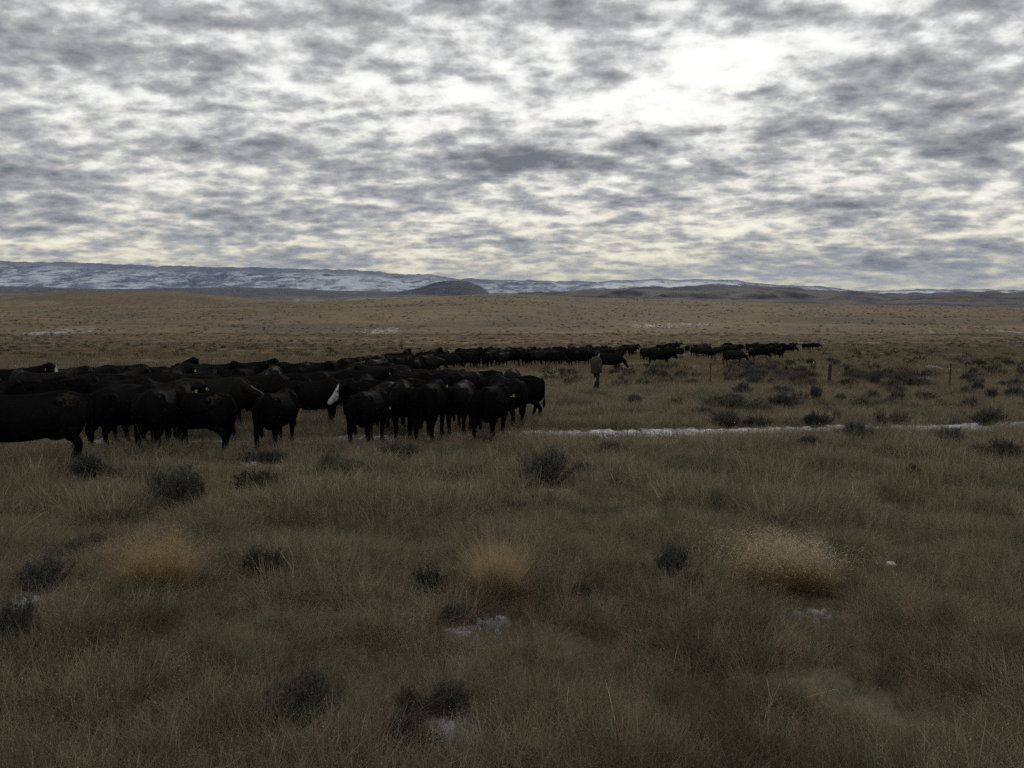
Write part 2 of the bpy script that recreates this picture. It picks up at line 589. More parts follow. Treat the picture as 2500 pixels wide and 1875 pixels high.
# ------------------------------------------------------------------ the ground sheet
def build_ground():
    front = np.radians(np.linspace(-48, 48, 420))
    rest = np.radians(np.linspace(48, 312, 90))[1:-1]
    ang = np.concatenate([front, rest])
    rad = [0.0]
    r = 0.4
    while r < 26000:
        rad.append(r)
        r *= 1.0165 if r < 2800 else 1.08
    rad = np.array(rad[1:])
    A, R = np.meshgrid(ang, rad)
    X, Y = R * np.sin(A), R * np.cos(A)
    Z = Hgt(X, Y)
    v = np.stack([X.ravel(), Y.ravel(), Z.ravel()], 1)
    na, nr = len(ang), len(rad)
    i = np.arange(nr - 1)[:, None] * na
    j = np.arange(na)[None, :]
    j2 = (j + 1) % na
    f = np.stack([(i + j).ravel(), (i + j2).ravel(), (i + na + j2).ravel(), (i + na + j).ravel()], 1)
    f = f[:, ::-1]
    me = mesh_np('ground', v, f, M_GROUND, True)
    link('ground', me, kind='structure', label='brown winter rangeland falling to a draw and rising to a low grassy crest')


build_ground()


# ------------------------------------------------------------------ far hills and mountains
def mat_mountain(name, snow_lo, snow_hi, dark0, dark1, snow_col, s, vs=1.0, base_fade=None):
    m, nt, out = new_mat(name)
    pos = wpos(nt)
    a = nt.noise(nt.vmath('MULTIPLY', pos, (1, .45, vs * 3.2)), s * 1.6, 8, 0.72, 0.3)
    b_ = nt.noise(nt.vmath('MULTIPLY', pos, (1, .4, vs * 1.5)), s * 0.22, 3, 0.5, 0.3)
    t = nt.math('MULTIPLY_ADD', nt.math('SUBTRACT', b_, 0.5), 0.42, a)
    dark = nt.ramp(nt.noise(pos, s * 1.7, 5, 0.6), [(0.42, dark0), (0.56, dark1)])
    sn = nt.smooth(t, snow_lo, snow_hi)
    ra = nt.n.new('ShaderNodeAttribute')                # bare dark rim along the plateau edge
    ra.attribute_name = 'rise'
    sn = nt.math('MULTIPLY', sn, nt.math('SUBTRACT', 1.0, nt.math('MULTIPLY', nt.smooth(nt.math('MULTIPLY_ADD', a, 0.5, ra.outputs['Fac']), 1.03, 1.2), 0.8)))
    if base_fade:                       # snow thins out on the lowest slopes and on the dark wooded rim
        sp = nt.n.new('ShaderNodeSeparateXYZ')
        nt.l.new(pos, sp.inputs[0])
        sn = nt.math('MULTIPLY', sn, nt.smooth(nt.math('MULTIPLY_ADD', a, 90.0, sp.outputs[2]), base_fade[0], base_fade[1]))
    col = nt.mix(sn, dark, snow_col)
    p = principled(nt, col, 0.9, 0.1)
    nt.l.new(p.outputs[0], out.inputs[0])
    return m


def hill_range(name, pts, y0, y1, mat, relief, scale, label, base=-80, nu=420, nv=60, power=0.8, u_pad=250, rim=0.0, seed=1, edge=None):
    """a heightfield whose skyline follows pts; the front slope rises from y0 to the skyline at y1, the back falls again"""
    P = prof(pts)
    u = np.linspace(pts[0][0] - u_pad, pts[-1][0] + u_pad, nu)
    s = np.concatenate([np.linspace(0, 1, nv), 1 + np.linspace(0, 0.5, 8)[1:]])
    U, S = np.meshgrid(u, s)
    Y = y0 + (y1 - y0) * S
    X = (U - W0 / 2) * G715 * Y
    crest = CAM_Z + y1 * P(U)
    if edge:                            # ends of an isolated hill run down to the plain
        crest = np.where(crest < base, base, crest)
        w = sstep(U, pts[0][0] - edge, pts[0][0]) * (1 - sstep(U, pts[-1][0], pts[-1][0] + edge))
        crest = base + (crest - base) * w
    Sc = np.clip(S, 0, 1)
    rise = Sc ** power
    rn = ridged(X * scale + 3, Y * scale * 0.8, seed)
    rn2 = fbm(X * scale * 3, Y * scale * 3, seed + 9, 4)
    amp = relief * np.sin(PI * np.clip(Sc, 0, 1)) ** 0.8
    Z = base + (crest - base) * rise - amp * (1 - rn) - 0.25 * amp * rn2
    # keep the modelled skyline on top: nothing in front may stick out over it
    lim = CAM_Z + Y * (crest - CAM_Z) / y1
    Z = np.where(S < 1, np.minimum(Z, np.maximum(lim - 0.002 * (1 - S) * y1 * 0.2, base)), Z)
    sky = fbm(X * scale * 6, X * 0 + 1.7, seed + 4, 4)
    Z = Z + relief * 0.16 * sky * sstep(Sc, 0.85, 1.0)
    Z = np.where(S > 1, base + (Z - base) * np.clip(1 - (S - 1) / 0.5, 0, 1) ** 0.7, Z)
    v = np.stack([X.ravel(), Y.ravel(), Z.ravel()], 1)
    n = len(u)
    i = np.arange(len(s) - 1)[:, None] * n
    j = np.arange(n - 1)[None, :]
    f = np.stack([(i + j).ravel(), (i + j + 1).ravel(), (i + n + j + 1).ravel(), (i + n + j).ravel()], 1)
    me = mesh_np(name, v, f, mat, True)
    at = me.attributes.new('rise', 'FLOAT', 'POINT')
    at.data.foreach_set('value', Sc.ravel().astype(np.float32))
    return link(name, me, kind='structure', label=label)


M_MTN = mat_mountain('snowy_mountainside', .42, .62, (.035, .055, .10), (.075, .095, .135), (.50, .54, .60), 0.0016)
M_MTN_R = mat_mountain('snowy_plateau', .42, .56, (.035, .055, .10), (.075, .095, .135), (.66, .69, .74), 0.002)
M_MESA = mat_mountain('dark_mesa', .62, .72, (.024, .030, .044), (.060, .058, .066), (.40, .42, .46), 0.004)
M_BUTTE = mat_mountain('dark_butte', .60, .70, (.008, .014, .026), (.020, .027, .040), (.42, .45, .50), 0.004)
M_RIDGE = mat_mountain('brown_ridge', .66, .74, (.014, .018, .028), (.085, .068, .060), (.30, .30, .32), 0.0035)
M_BLUFF = mat_mountain('pale_bluff', .50, .64, (.07, .062, .055), (.11, .10, .09), (.26, .26, .27), 0.012)

hill_range('mountains', [(-400, 636), (0, 638), (240, 641), (300, 646), (400, 649), (600, 652), (750, 656), (880, 660), (940, 664), (990, 671),
                         (1040, 668), (1060, 671), (1100, 679), (1200, 682), (1330, 684), (1430, 687), (1560, 690), (1750, 696)],
           15500, 21000, M_MTN, 230, 0.0008, 'long blue mountain front patched with snow on the left horizon', seed=3, power=0.72, nu=620, nv=90, edge=240)
hill_range('mountains', [(1435, 697), (1455, 690), (1490, 685), (1560, 683), (1600, 680), (1660, 683), (1700, 681), (1760, 683), (1800, 684),
                         (1840, 691), (1900, 695), (1990, 698), (2060, 705), (2090, 710), (2200, 708), (2260, 706), (2400, 706), (2500, 709)],
           16500, 19500, M_MTN_R, 110, 0.0012, 'lower snow-covered plateau on the right horizon', seed=6, power=0.6, nu=520, nv=60, edge=260)
hill_range('hills', [(-400, 702), (0, 699), (100, 701), (260, 706), (420, 703), (560, 701), (700, 704), (800, 709), (900, 711), (1050, 716), (1250, 716), (1400, 716)],
           6000, 8200, M_MESA, 24, 0.0016, 'dark flat mesas under the snowy mountain front', seed=12, power=0.55)
hill_range('butte', [(935, 721), (975, 712), (1010, 706), (1040, 698), (1062, 690), (1090, 686), (1125, 685), (1145, 687), (1158, 694), (1172, 698), (1186, 708), (1200, 721)],
           6400, 7600, M_BUTTE, 26, 0.003, 'dark rounded butte standing alone in the middle distance', nu=260, nv=50, u_pad=160, seed=20, power=0.75, edge=120)
hill_range('hills', [(1230, 718), (1350, 712), (1440, 705), (1560, 702), (1650, 698), (1750, 695), (1830, 697), (1900, 701), (2050, 710), (2150, 714),
                     (2260, 715), (2320, 713), (2400, 712), (2500, 713), (2900, 713)],
           3400, 5200, M_RIDGE, 85, 0.0022, 'dark brown ridge running below the right horizon', seed=31, power=0.62, edge=200)
hill_range('hills', [(1500, 735), (1650, 727), (1800, 731), (1950, 729), (2100, 735), (2250, 732), (2400, 727), (2550, 727), (2900, 725)],
           2700, 3500, M_RIDGE, 15, 0.004, 'low brown slope in front of the dark right-hand ridge', seed=37, power=0.6, edge=200)
hill_range('hills', [(380, 722), (440, 719), (520, 722), (600, 727), (660, 724), (740, 722), (790, 728), (900, 722), (1000, 719), (1060, 721)],
           2750, 3400, M_BLUFF, 10, 0.006, 'pale eroded bluffs behind the left end of the crest', seed=41, power=0.6, edge=120)

# ------------------------------------------------------------------ grass, instanced (uncountable)
def blades(n, spread, h0, h1, wid, lean, seed, head=0.0, bend=0.5):
    """n tapering blades, each two quads then a tip; returns verts, quads, tone"""
    r = np.random.default_rng(seed)
    ang = r.uniform(0, 2 * PI, n)
    rad = spread * np.sqrt(r.uniform(0, 1, n))
    bx, by = rad * np.cos(ang), rad * np.sin(ang)
    h = r.uniform(h0, h1, n)
    ld = ang + r.normal(0, 0.9, n)
    ln = np.abs(r.normal(0, lean, n)) + 0.04
    w = wid * r.uniform(0.6, 1.3, n)
    fd = r.uniform(0, 2 * PI, n)
    V, F, T = [], [], []
    ts = np.array([0, 0.4, 0.75, 1.0])
    for k in range(n):
        base = len(V) * 1
        o = []
        for t in ts:
            off = ln[k] * h[k] * (t + bend * t * t)
            z = h[k] * (t - 0.25 * min(ln[k], 1.2) * t * t)
            ww = w[k] * (1 - 0.8 * t)
            cx, cy = bx[k] + off * math.cos(ld[k]), by[k] + off * math.sin(ld[k])
            dx, dy = ww * math.cos(fd[k]), ww * math.sin(fd[k])
            o.append((cx - dx, cy - dy, z))
            o.append((cx + dx, cy + dy, z))
        V += o
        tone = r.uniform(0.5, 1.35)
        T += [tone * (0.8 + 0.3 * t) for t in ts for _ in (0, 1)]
        for q in range(3):
            F.append((base + 2 * q, base + 2 * q + 1, base + 2 * q + 3, base + 2 * q + 2))
        if r.uniform() < head:          # open seed head: a few small flecks near the tip
            tip = o[-1]
            for _ in range(5):
                b0 = len(V)
                c = (tip[0] + r.normal(0, .018), tip[1] + r.normal(0, .018), tip[2] - r.uniform(-.01, .07))
                s = r.uniform(.0010, .0026)
                a = r.uniform(0, PI)
                ca, sa = s * math.cos(a), s * math.sin(a)
                V += [(c[0] - ca, c[1] - sa, c[2] - s), (c[0] + ca, c[1] + sa, c[2] - s * .3), (c[0] + ca * .6, c[1] + sa * .6, c[2] + s * 1.6), (c[0] - ca, c[1] - sa, c[2] + s)]
                T += [tone * 1.1] * 4
                F.append((b0, b0 + 1, b0 + 2, b0 + 3))
    return np.array(V), np.array(F), np.array(T)


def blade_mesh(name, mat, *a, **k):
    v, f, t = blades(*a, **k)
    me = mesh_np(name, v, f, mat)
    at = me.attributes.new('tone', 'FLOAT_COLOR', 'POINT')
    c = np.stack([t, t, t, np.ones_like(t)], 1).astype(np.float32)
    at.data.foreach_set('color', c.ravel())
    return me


def proto_collection(name, meshes):
    col = bpy.data.collections.new(name)
    for k, me in enumerate(meshes):
        o = bpy.data.objects.new('%s_%02d' % (name, k), me)
        col.objects.link(o)
    return col


def scatter(name, pts, rot, scl, idx, col, **props):
    """one object whose points carry instances of the meshes in col"""
    me = bpy.data.meshes.new(name)
    n = len(pts)
    me.vertices.add(n)
    me.vertices.foreach_set('co', np.asarray(pts, np.float32).ravel())
    a = me.attributes.new('rot', 'FLOAT_VECTOR', 'POINT')
    a.data.foreach_set('vector', np.asarray(rot, np.float32).ravel())
    a = me.attributes.new('scl', 'FLOAT_VECTOR', 'POINT')
    a.data.foreach_set('vector', np.asarray(scl, np.float32).ravel())
    a = me.attributes.new('idx', 'INT', 'POINT')
    a.data.foreach_set('value', np.asarray(idx, np.int32))
    o = link(name, me, **props)
    g = bpy.data.node_groups.new(name, 'GeometryNodeTree')
    g.interface.new_socket(name='Geometry', in_out='INPUT', socket_type='NodeSocketGeometry')
    g.interface.new_socket(name='Geometry', in_out='OUTPUT', socket_type='NodeSocketGeometry')
    gi, go = g.nodes.new('NodeGroupInput'), g.nodes.new('NodeGroupOutput')
    ip = g.nodes.new('GeometryNodeInstanceOnPoints')
    ci = g.nodes.new('GeometryNodeCollectionInfo')
    ci.inputs['Collection'].default_value = col
    ci.inputs['Separate Children'].default_value = True
    ci.inputs['Reset Children'].default_value = True
    ip.inputs['Pick Instance'].default_value = True

    def attr(nm, ty):
        q = g.nodes.new('GeometryNodeInputNamedAttribute')
        q.data_type = ty
        q.inputs['Name'].default_value = nm
        return q.outputs['Attribute']
    g.links.new(gi.outputs[0], ip.inputs['Points'])
    g.links.new(ci.outputs[0], ip.inputs['Instance'])
    g.links.new(attr('idx', 'INT'), ip.inputs['Instance Index'])
    g.links.new(attr('rot', 'FLOAT_VECTOR'), ip.inputs['Rotation'])
    g.links.new(attr('scl', 'FLOAT_VECTOR'), ip.inputs['Scale'])
    g.links.new(ip.outputs[0], go.inputs[0])
    md = o.modifiers.new('scatter', 'NODES')
    md.node_group = g
    return o


def frustum_points(y0, y1, n, pad=1.12, power=1.0, slope=None):
    """random ground points in the part of the plain the photo can see, uniform per area (power 1)"""
    t = rng.uniform(0, 1, n)
    e = 1 + power
    y = (y0 ** e + t * (y1 ** e - y0 ** e)) ** (1 / e)
    half = 0.585 * pad * y + 1.2
    x = rng.uniform(-1, 1, n) * half
    return x, y


# --- snow patches (photo column, row, half width px, half height px, cover)
TRACK = [(-200, 1092), (60, 1085), (300, 1084), (500, 1082), (700, 1079), (900, 1071), (1100, 1066), (1300, 1062), (1500, 1060), (1700, 1057),
         (1900, 1053), (2050, 1047), (2200, 1050), (2350, 1046), (2500, 1040), (2750, 1034)]
PATCHES = [(75, 1495, 60, 20, .8), (235, 1172, 70, 6, .5), (598, 1470, 30, 14, .6), (715, 1822, 58, 20, .72), (165, 1722, 34, 20, .5),
           (1088, 1795, 50, 20, .70), (1207, 1527, 34, 12, .62), (1118, 1556, 30, 8, .65), (1302, 1475, 17, 10, .7), (1062, 1415, 17, 10, .65),
           (1360, 1212, 66, 12, .6), (990, 1140, 60, 8, .6), (1310, 1221, 50, 4, .5), (1950, 1512, 60, 10, .42), (620, 1132, 26, 6, .55),
           (700, 1140, 30, 8, .4), (640, 1213, 46, 6, .5), (1095, 1092, 26, 5, .55), (1190, 1103, 36, 4, .55), (1155, 1126, 18, 4, .5), (1270, 1117, 22, 6, .35),
           (1650, 1084, 60, 5, .55), (1730, 1073, 22, 3, .6), (2125, 1090, 34, 4, .45), (1420, 1083, 40, 4, .4), (890, 1167, 20, 6, .35),
           (1320, 1080, 60, 4, .4), (870, 1180, 50, 4, .4), (455, 1250, 20, 6, .3)]
FARSNOW = [(1278, 723, 14, 2, .9), (130, 813, 90, 7, .42), (925, 808, 55, 6, .55), (1590, 797, 60, 6, .42), (1690, 792, 60, 3, .4), (2290, 812, 9, 2, .8), (2450, 809, 6, 2, .8), (2268, 899, 5, 2, .8)]


def seg_dist(x, y, pts):
    d = np.full(np.shape(x), 1e9)
    for (x0, y0), (x1, y1) in zip(pts[:-1], pts[1:]):
        vx, vy = x1 - x0, y1 - y0
        t = np.clip(((x - x0) * vx + (y - y0) * vy) / (vx * vx + vy * vy), 0, 1)
        d = np.minimum(d, np.hypot(x - x0 - t * vx, y - y0 - t * vy))
    return d


track_xy = [ground_hit(px, py)[:2] for px, py in TRACK]
patch_xy = []
for (px, py, w, h, cov) in PATCHES + FARSNOW:
    x, y, z = ground_hit(px, py)
    hw = w / FPX * y
    y_near, y_far = ground_hit(px, py + h)[1], ground_hit(px, max(py - h, 700))[1]
    e = 1.45 if y < 11 else 1.1
    patch_xy.append((x, y, hw * e, max((y_far - y_near) / 2, 0.08) * e, cov + (.08 if y < 11 else 0)))


def snow_field(x, y):
    """>0 where snow lies"""
    n = fbm(x * 3.2, y * 2.4, 77, 5, 0.85) * 1.0
    tr = seg_dist(x, y, track_xy)
    cov = 0.60 * sstep(x, -4.5, 5.0) + 0.14 + 0.30 * fbm(x * .35, x * 0 + 3.3, 44, 3)
    f = cov * 0.9 - (tr / 0.88) ** 2 * 0.5 + n * 1.25 - 0.24
    for (cx, cy, rx, ry, c) in patch_xy[:len(PATCHES)]:
        q = ((x - cx) / rx) ** 2 + ((y - cy) / ry) ** 2
        f = np.maximum(f, c - 0.48 * q + n * 0.45 + 1.3 * fbm(x * 17, y * 12, 78, 3, .8) - 0.30)
    return f


def grid_cut(name, x0, x1, y0, y1, step, field, lift, mat):
    """sheet of small faces kept only where field > 0, doming up a little towards its middle"""
    nx, ny = int((x1 - x0) / step) + 1, int((y1 - y0) / step) + 1
    X, Y = np.meshgrid(x0 + np.arange(nx) * step, y0 + np.arange(ny) * step)
    F = field(X, Y)
    Z = Hgt(X, Y) + 0.004 + lift * np.clip(F, 0, 0.4) / 0.4 * (0.7 + 0.5 * fbm(X * 5, Y * 5, 5, 3)) - np.where(F < 0, 0.03, 0)
    v = np.stack([X.ravel(), Y.ravel(), Z.ravel()], 1)
    i = np.arange(ny - 1)[:, None] * nx
    j = np.arange(nx - 1)[None, :]
    f = np.stack([(i + j).ravel(), (i + j + 1).ravel(), (i + nx + j + 1).ravel(), (i + nx + j).ravel()], 1)
    keep = (F.ravel()[f] > 0).sum(1) >= 2
    f = f[keep]
    used, inv = np.unique(f, return_inverse=True)
    return v[used], inv.reshape(f.shape)


def build_snow():
    vs, fs, n = [], [], 0
    v, f = grid_cut('s', -16, 20, 20.0, 28.0, 0.07, snow_field, 0.07, M_SNOW)
    vs.append(v); fs.append(f + n); n += len(v)
    for (cx, cy, rx, ry, c) in patch_xy[:len(PATCHES)]:
        if 20.0 < cy < 28.0:
            continue
        st = 0.03 if cy < 14 else 0.05
        v, f = grid_cut('s', cx - rx * 1.6, cx + rx * 1.6, cy - ry * 1.6, cy + ry * 1.6, st * .8, snow_field, 0.06, M_SNOW)
        if len(f):
            vs.append(v); fs.append(f + n); n += len(v)
    for (cx, cy, rx, ry, c) in patch_xy[len(PATCHES):]:
        def ff(x, y, cx=cx, cy=cy, rx=rx, ry=ry, c=c):
            q = ((x - cx) / rx) ** 2 + ((y - cy) / ry) ** 2
            return c - 0.6 * q + 1.6 * fbm(x * 0.9, y * 0.16, 21, 4, 0.8) - 0.45
        v, f = grid_cut('s', cx - rx * 1.3, cx + rx * 1.3, cy - ry * 1.3, cy + ry * 1.3, max(rx, ry) / 60, ff, 0.25, M_SNOW)
        if len(f):
            vs.append(v); fs.append(f + n); n += len(v)
    me = mesh_np('snow', np.concatenate(vs), np.concatenate(fs), M_SNOW, True)
    link('snow', me, kind='stuff', category='snow', label='thin broken snow along the wheel track and in the lee of the brush')


build_snow()


def build_grass():
    near = proto_collection('grass_tuft', [
        blade_mesh('grass_tuft', M_GRASS, 78, 0.16, 0.08, 0.23, 0.0018, 0.55, 100 + k, head=0.30) for k in range(7)] + [
        blade_mesh('grass_tuft', M_GRASS, 55, 0.10, 0.06, 0.20, 0.0022, 0.8, 130 + k, head=0.2) for k in range(3)])
    mid = proto_collection('grass_clump', [
        blade_mesh('grass_clump', M_GRASS, 60, 0.30, 0.12, 0.30, 0.0042, 0.5, 200 + k, head=0.0) for k in range(6)])
    far = proto_collection('grass_drift', [
        blade_mesh('grass_drift', M_GRASS_FAR, 60, 0.75, 0.12, 0.30, 0.013, 0.5, 300 + k) for k in range(5)])
    straw = proto_collection('dry_stalk', [
        blade_mesh('dry_stalk', M_STRAW, 3 + k, 0.07, 0.16, 0.31, 0.0016, 0.5, 400 + k, bend=0.9) for k in range(5)])

    def emit(name, col, n, npro, y0, y1, smin, smax, power, thin, **kw):
        x, y = frustum_points(y0, y1, n, power=power)
        keep = np.ones(n, bool)
        sf = snow_field(x, y)
        if thin:
            for dd in (0.3, 0.65):
                sf = np.maximum(sf, snow_field(x * (1 + dd / y), y + dd) - 0.04)
            keep &= ~((sf > np.where(y < 12, -0.12, 0.02)) & (rng.uniform(0, 1, n) < 0.72))
        dens = fbm(x * 0.5, y * 0.5, 55, 3)
        keep &= rng.uniform(0, 1, n) < 0.80 + 0.6 * dens + 0.9 * fbm(x * 1.7, y * 1.7, 58, 2)
        keep &= (y < y1)
        if y0 < 20:
            for (qx, qy, qw) in sage_xy[:len(NAMED)]:
                if qy < 26:
                    keep &= ((x - qx) / (.40 * qw)) ** 2 + ((y - qy + .25 * qw) / (.55 * qw)) ** 2 > 1
        x, y = x[keep], y[keep]
        n = len(x)
        z = Hgt(x, y) - 0.01
        s = rng.uniform(smin, smax, n) * (1 + 0.75 * fbm(x * 1.1, y * 1.1, 91, 3))
        s = s * np.where(seg_dist(x, y, track_xy) < 0.9, 0.45, 1.0)
        # feet of the grass sink where the herd has trodden
        sc = np.stack([s * rng.uniform(.9, 1.2, n), s * rng.uniform(.9, 1.2, n), s * rng.uniform(.75, 1.25, n)], 1)
        ro = np.stack([rng.normal(0, .08, n), rng.normal(0, .08, n), rng.uniform(0, 2 * PI, n)], 1)
        scatter(name, np.stack([x, y, z], 1), ro, sc, rng.integers(0, npro, n), col, kind='stuff', **kw)

    emit('grass', near, 23000, 10, 3.6, 13.5, 0.75, 1.25, 0.75, True, label='short reddish and olive dry grass in the foreground', category='grass')
    emit('grass', mid, 42000, 6, 11.5, 48, 0.8, 1.25, 0.6, True, label='dry brown grass around and beyond the snowy track', category='grass')
    emit('grass', far, 52000, 5, 42, 430, 0.8, 1.4, 0.35, False, label='straw coloured grass of the far flat', category='grass')
    emit('dry_stalks', straw, 850, 5, 5, 26, 0.8, 1.2, 0.7, True, label='scattered pale straw stems standing above the grass', category='grass stalks')




# ------------------------------------------------------------------ sagebrush and bunchgrass
def tube_np(pts, rads, seg=4):
    V, F = [], []
    n = len(pts)
    for k, (p, r) in enumerate(zip(pts, rads)):
        p = Vector(p)
        d = (Vector(pts[min(k + 1, n - 1)]) - Vector(pts[max(k - 1, 0)])).normalized()
        a = d.orthogonal().normalized()
        b = d.cross(a)
        for q in range(seg):
            t = 2 * PI * q / seg
            V.append(p + (a * math.cos(t) + b * math.sin(t)) * r)
    for k in range(n - 1):
        for q in range(seg):
            F.append((k * seg + q, k * seg + (q + 1) % seg, (k + 1) * seg + (q + 1) % seg, (k + 1) * seg + q))
    return V, F


def shrub_meshes(name, seed, nst, nspray, leafn, leaf, mat, width=0.5, height=0.5, upright=0.6, twig=M_TWIG):
    """(branch mesh, foliage mesh) of a rounded, ragged desert shrub about 1 m wide"""
    r = random.Random(seed)
    BV, BF, FV, FF = [], [], [], []
    lobes = [(r.uniform(0, 2 * PI), r.uniform(.6, 1.15)) for _ in range(5)]
    for s in range(nst):
        a = r.uniform(0, 2 * PI)
        lob = 0.65 + 0.5 * max(math.exp(-(((a - la + PI) % (2 * PI) - PI) / .55) ** 2) * lw for la, lw in lobes)
        rr = math.sqrt(r.random())
        out_r = width * rr * lob
        top = height * (1 - 0.45 * rr ** 2) * r.uniform(.65, 1.08) * (0.8 + 0.25 * lob)
        ex, ey = out_r * math.cos(a), out_r * math.sin(a)
        p0 = (ex * .12, ey * .12, -0.02)
        p1 = (ex * .5 + r.gauss(0, .03), ey * .5 + r.gauss(0, .03), top * .42)
        p2 = (ex + r.gauss(0, .02), ey + r.gauss(0, .02), top)
        v, f = tube_np([p0, p1, p2], [.012 + .01 * r.random(), .008, .003], 4)
        o = len(BV); BV += v; BF += [tuple(i + o for i in q) for q in f]
        for k in range(nspray):
            t = r.uniform(.35, 1.0)
            b = Vector(p1).lerp(Vector(p2), (t - .35) / .65) if t > .35 else Vector(p1)
            d = Vector((ex * .5 + r.gauss(0, .18), ey * .5 + r.gauss(0, .18), upright * (.4 + r.random()))).normalized()
            ln = r.uniform(.05, .15) * (height / .5)
            tip = b + d * ln
            v, f = tube_np([b, tip], [.0028, .0012], 3)
            o = len(BV); BV += v; BF += [tuple(i + o for i in q) for q in f]
            for q in range(leafn):
                c = b.lerp(tip, r.random() ** .7) + Vector((r.gauss(0, .012), r.gauss(0, .012), r.gauss(0, .01)))
                ax = (d + Vector((r.gauss(0, .6), r.gauss(0, .6), r.gauss(0, .5)))).normalized()
                sd = ax.orthogonal().normalized()
                sd = (Matrix.Rotation(r.uniform(0, 2 * PI), 3, ax) @ sd) * leaf * .32
                L = ax * leaf * r.uniform(.7, 1.5)
                o = len(FV)
                FV += [c, c + L * .5 + sd, c + L, c + L * .5 - sd]
                FF.append((o, o + 1, o + 2, o + 3))
    return mesh_np(name + '_branches', np.array([tuple(v) for v in BV]), np.array(BF), twig), mesh_np(name + '_foliage', np.array([tuple(v) for v in FV]), np.array(FF), mat)


SAGE = [shrub_meshes('sagebrush', 50 + k, 80, 8, 9, .024, M_SAGE, .50, (.50, .42, .58, .46, .38)[k], (.7, .5, .9, .6, .5)[k]) for k in range(5)]
BRUSH = [shrub_meshes('brown_brush', 70 + k, 40, 5, 6, .02, M_BROWNLEAF, .5, .42, .7) for k in range(2)]
sage_xy = []


def put_shrub(x, y, w, h, k, label, group=None, brown=False, name=None):
    """sagebrush of width w and height h metres standing at x, y"""
    bm_, fm_ = (BRUSH[k % 2] if brown else SAGE[k % 5])
    root = bpy.data.objects.new(name or ('brown_brush' if brown else 'sagebrush'), None)
    C.objects.link(root)
    root.location = (x, y, hz(x, y))
    root.rotation_euler = (0, 0, random.uniform(0, 2 * PI))
    root.scale = (w, w * random.uniform(.8, 1), h / (.5 if not brown else .42))
    root['label'] = label
    root['category'] = 'shrub'
    if group:
        root['group'] = group
    link('branches', bm_, root)
    link('foliage', fm_, root)
    sage_xy.append((x, y, w))
    return root


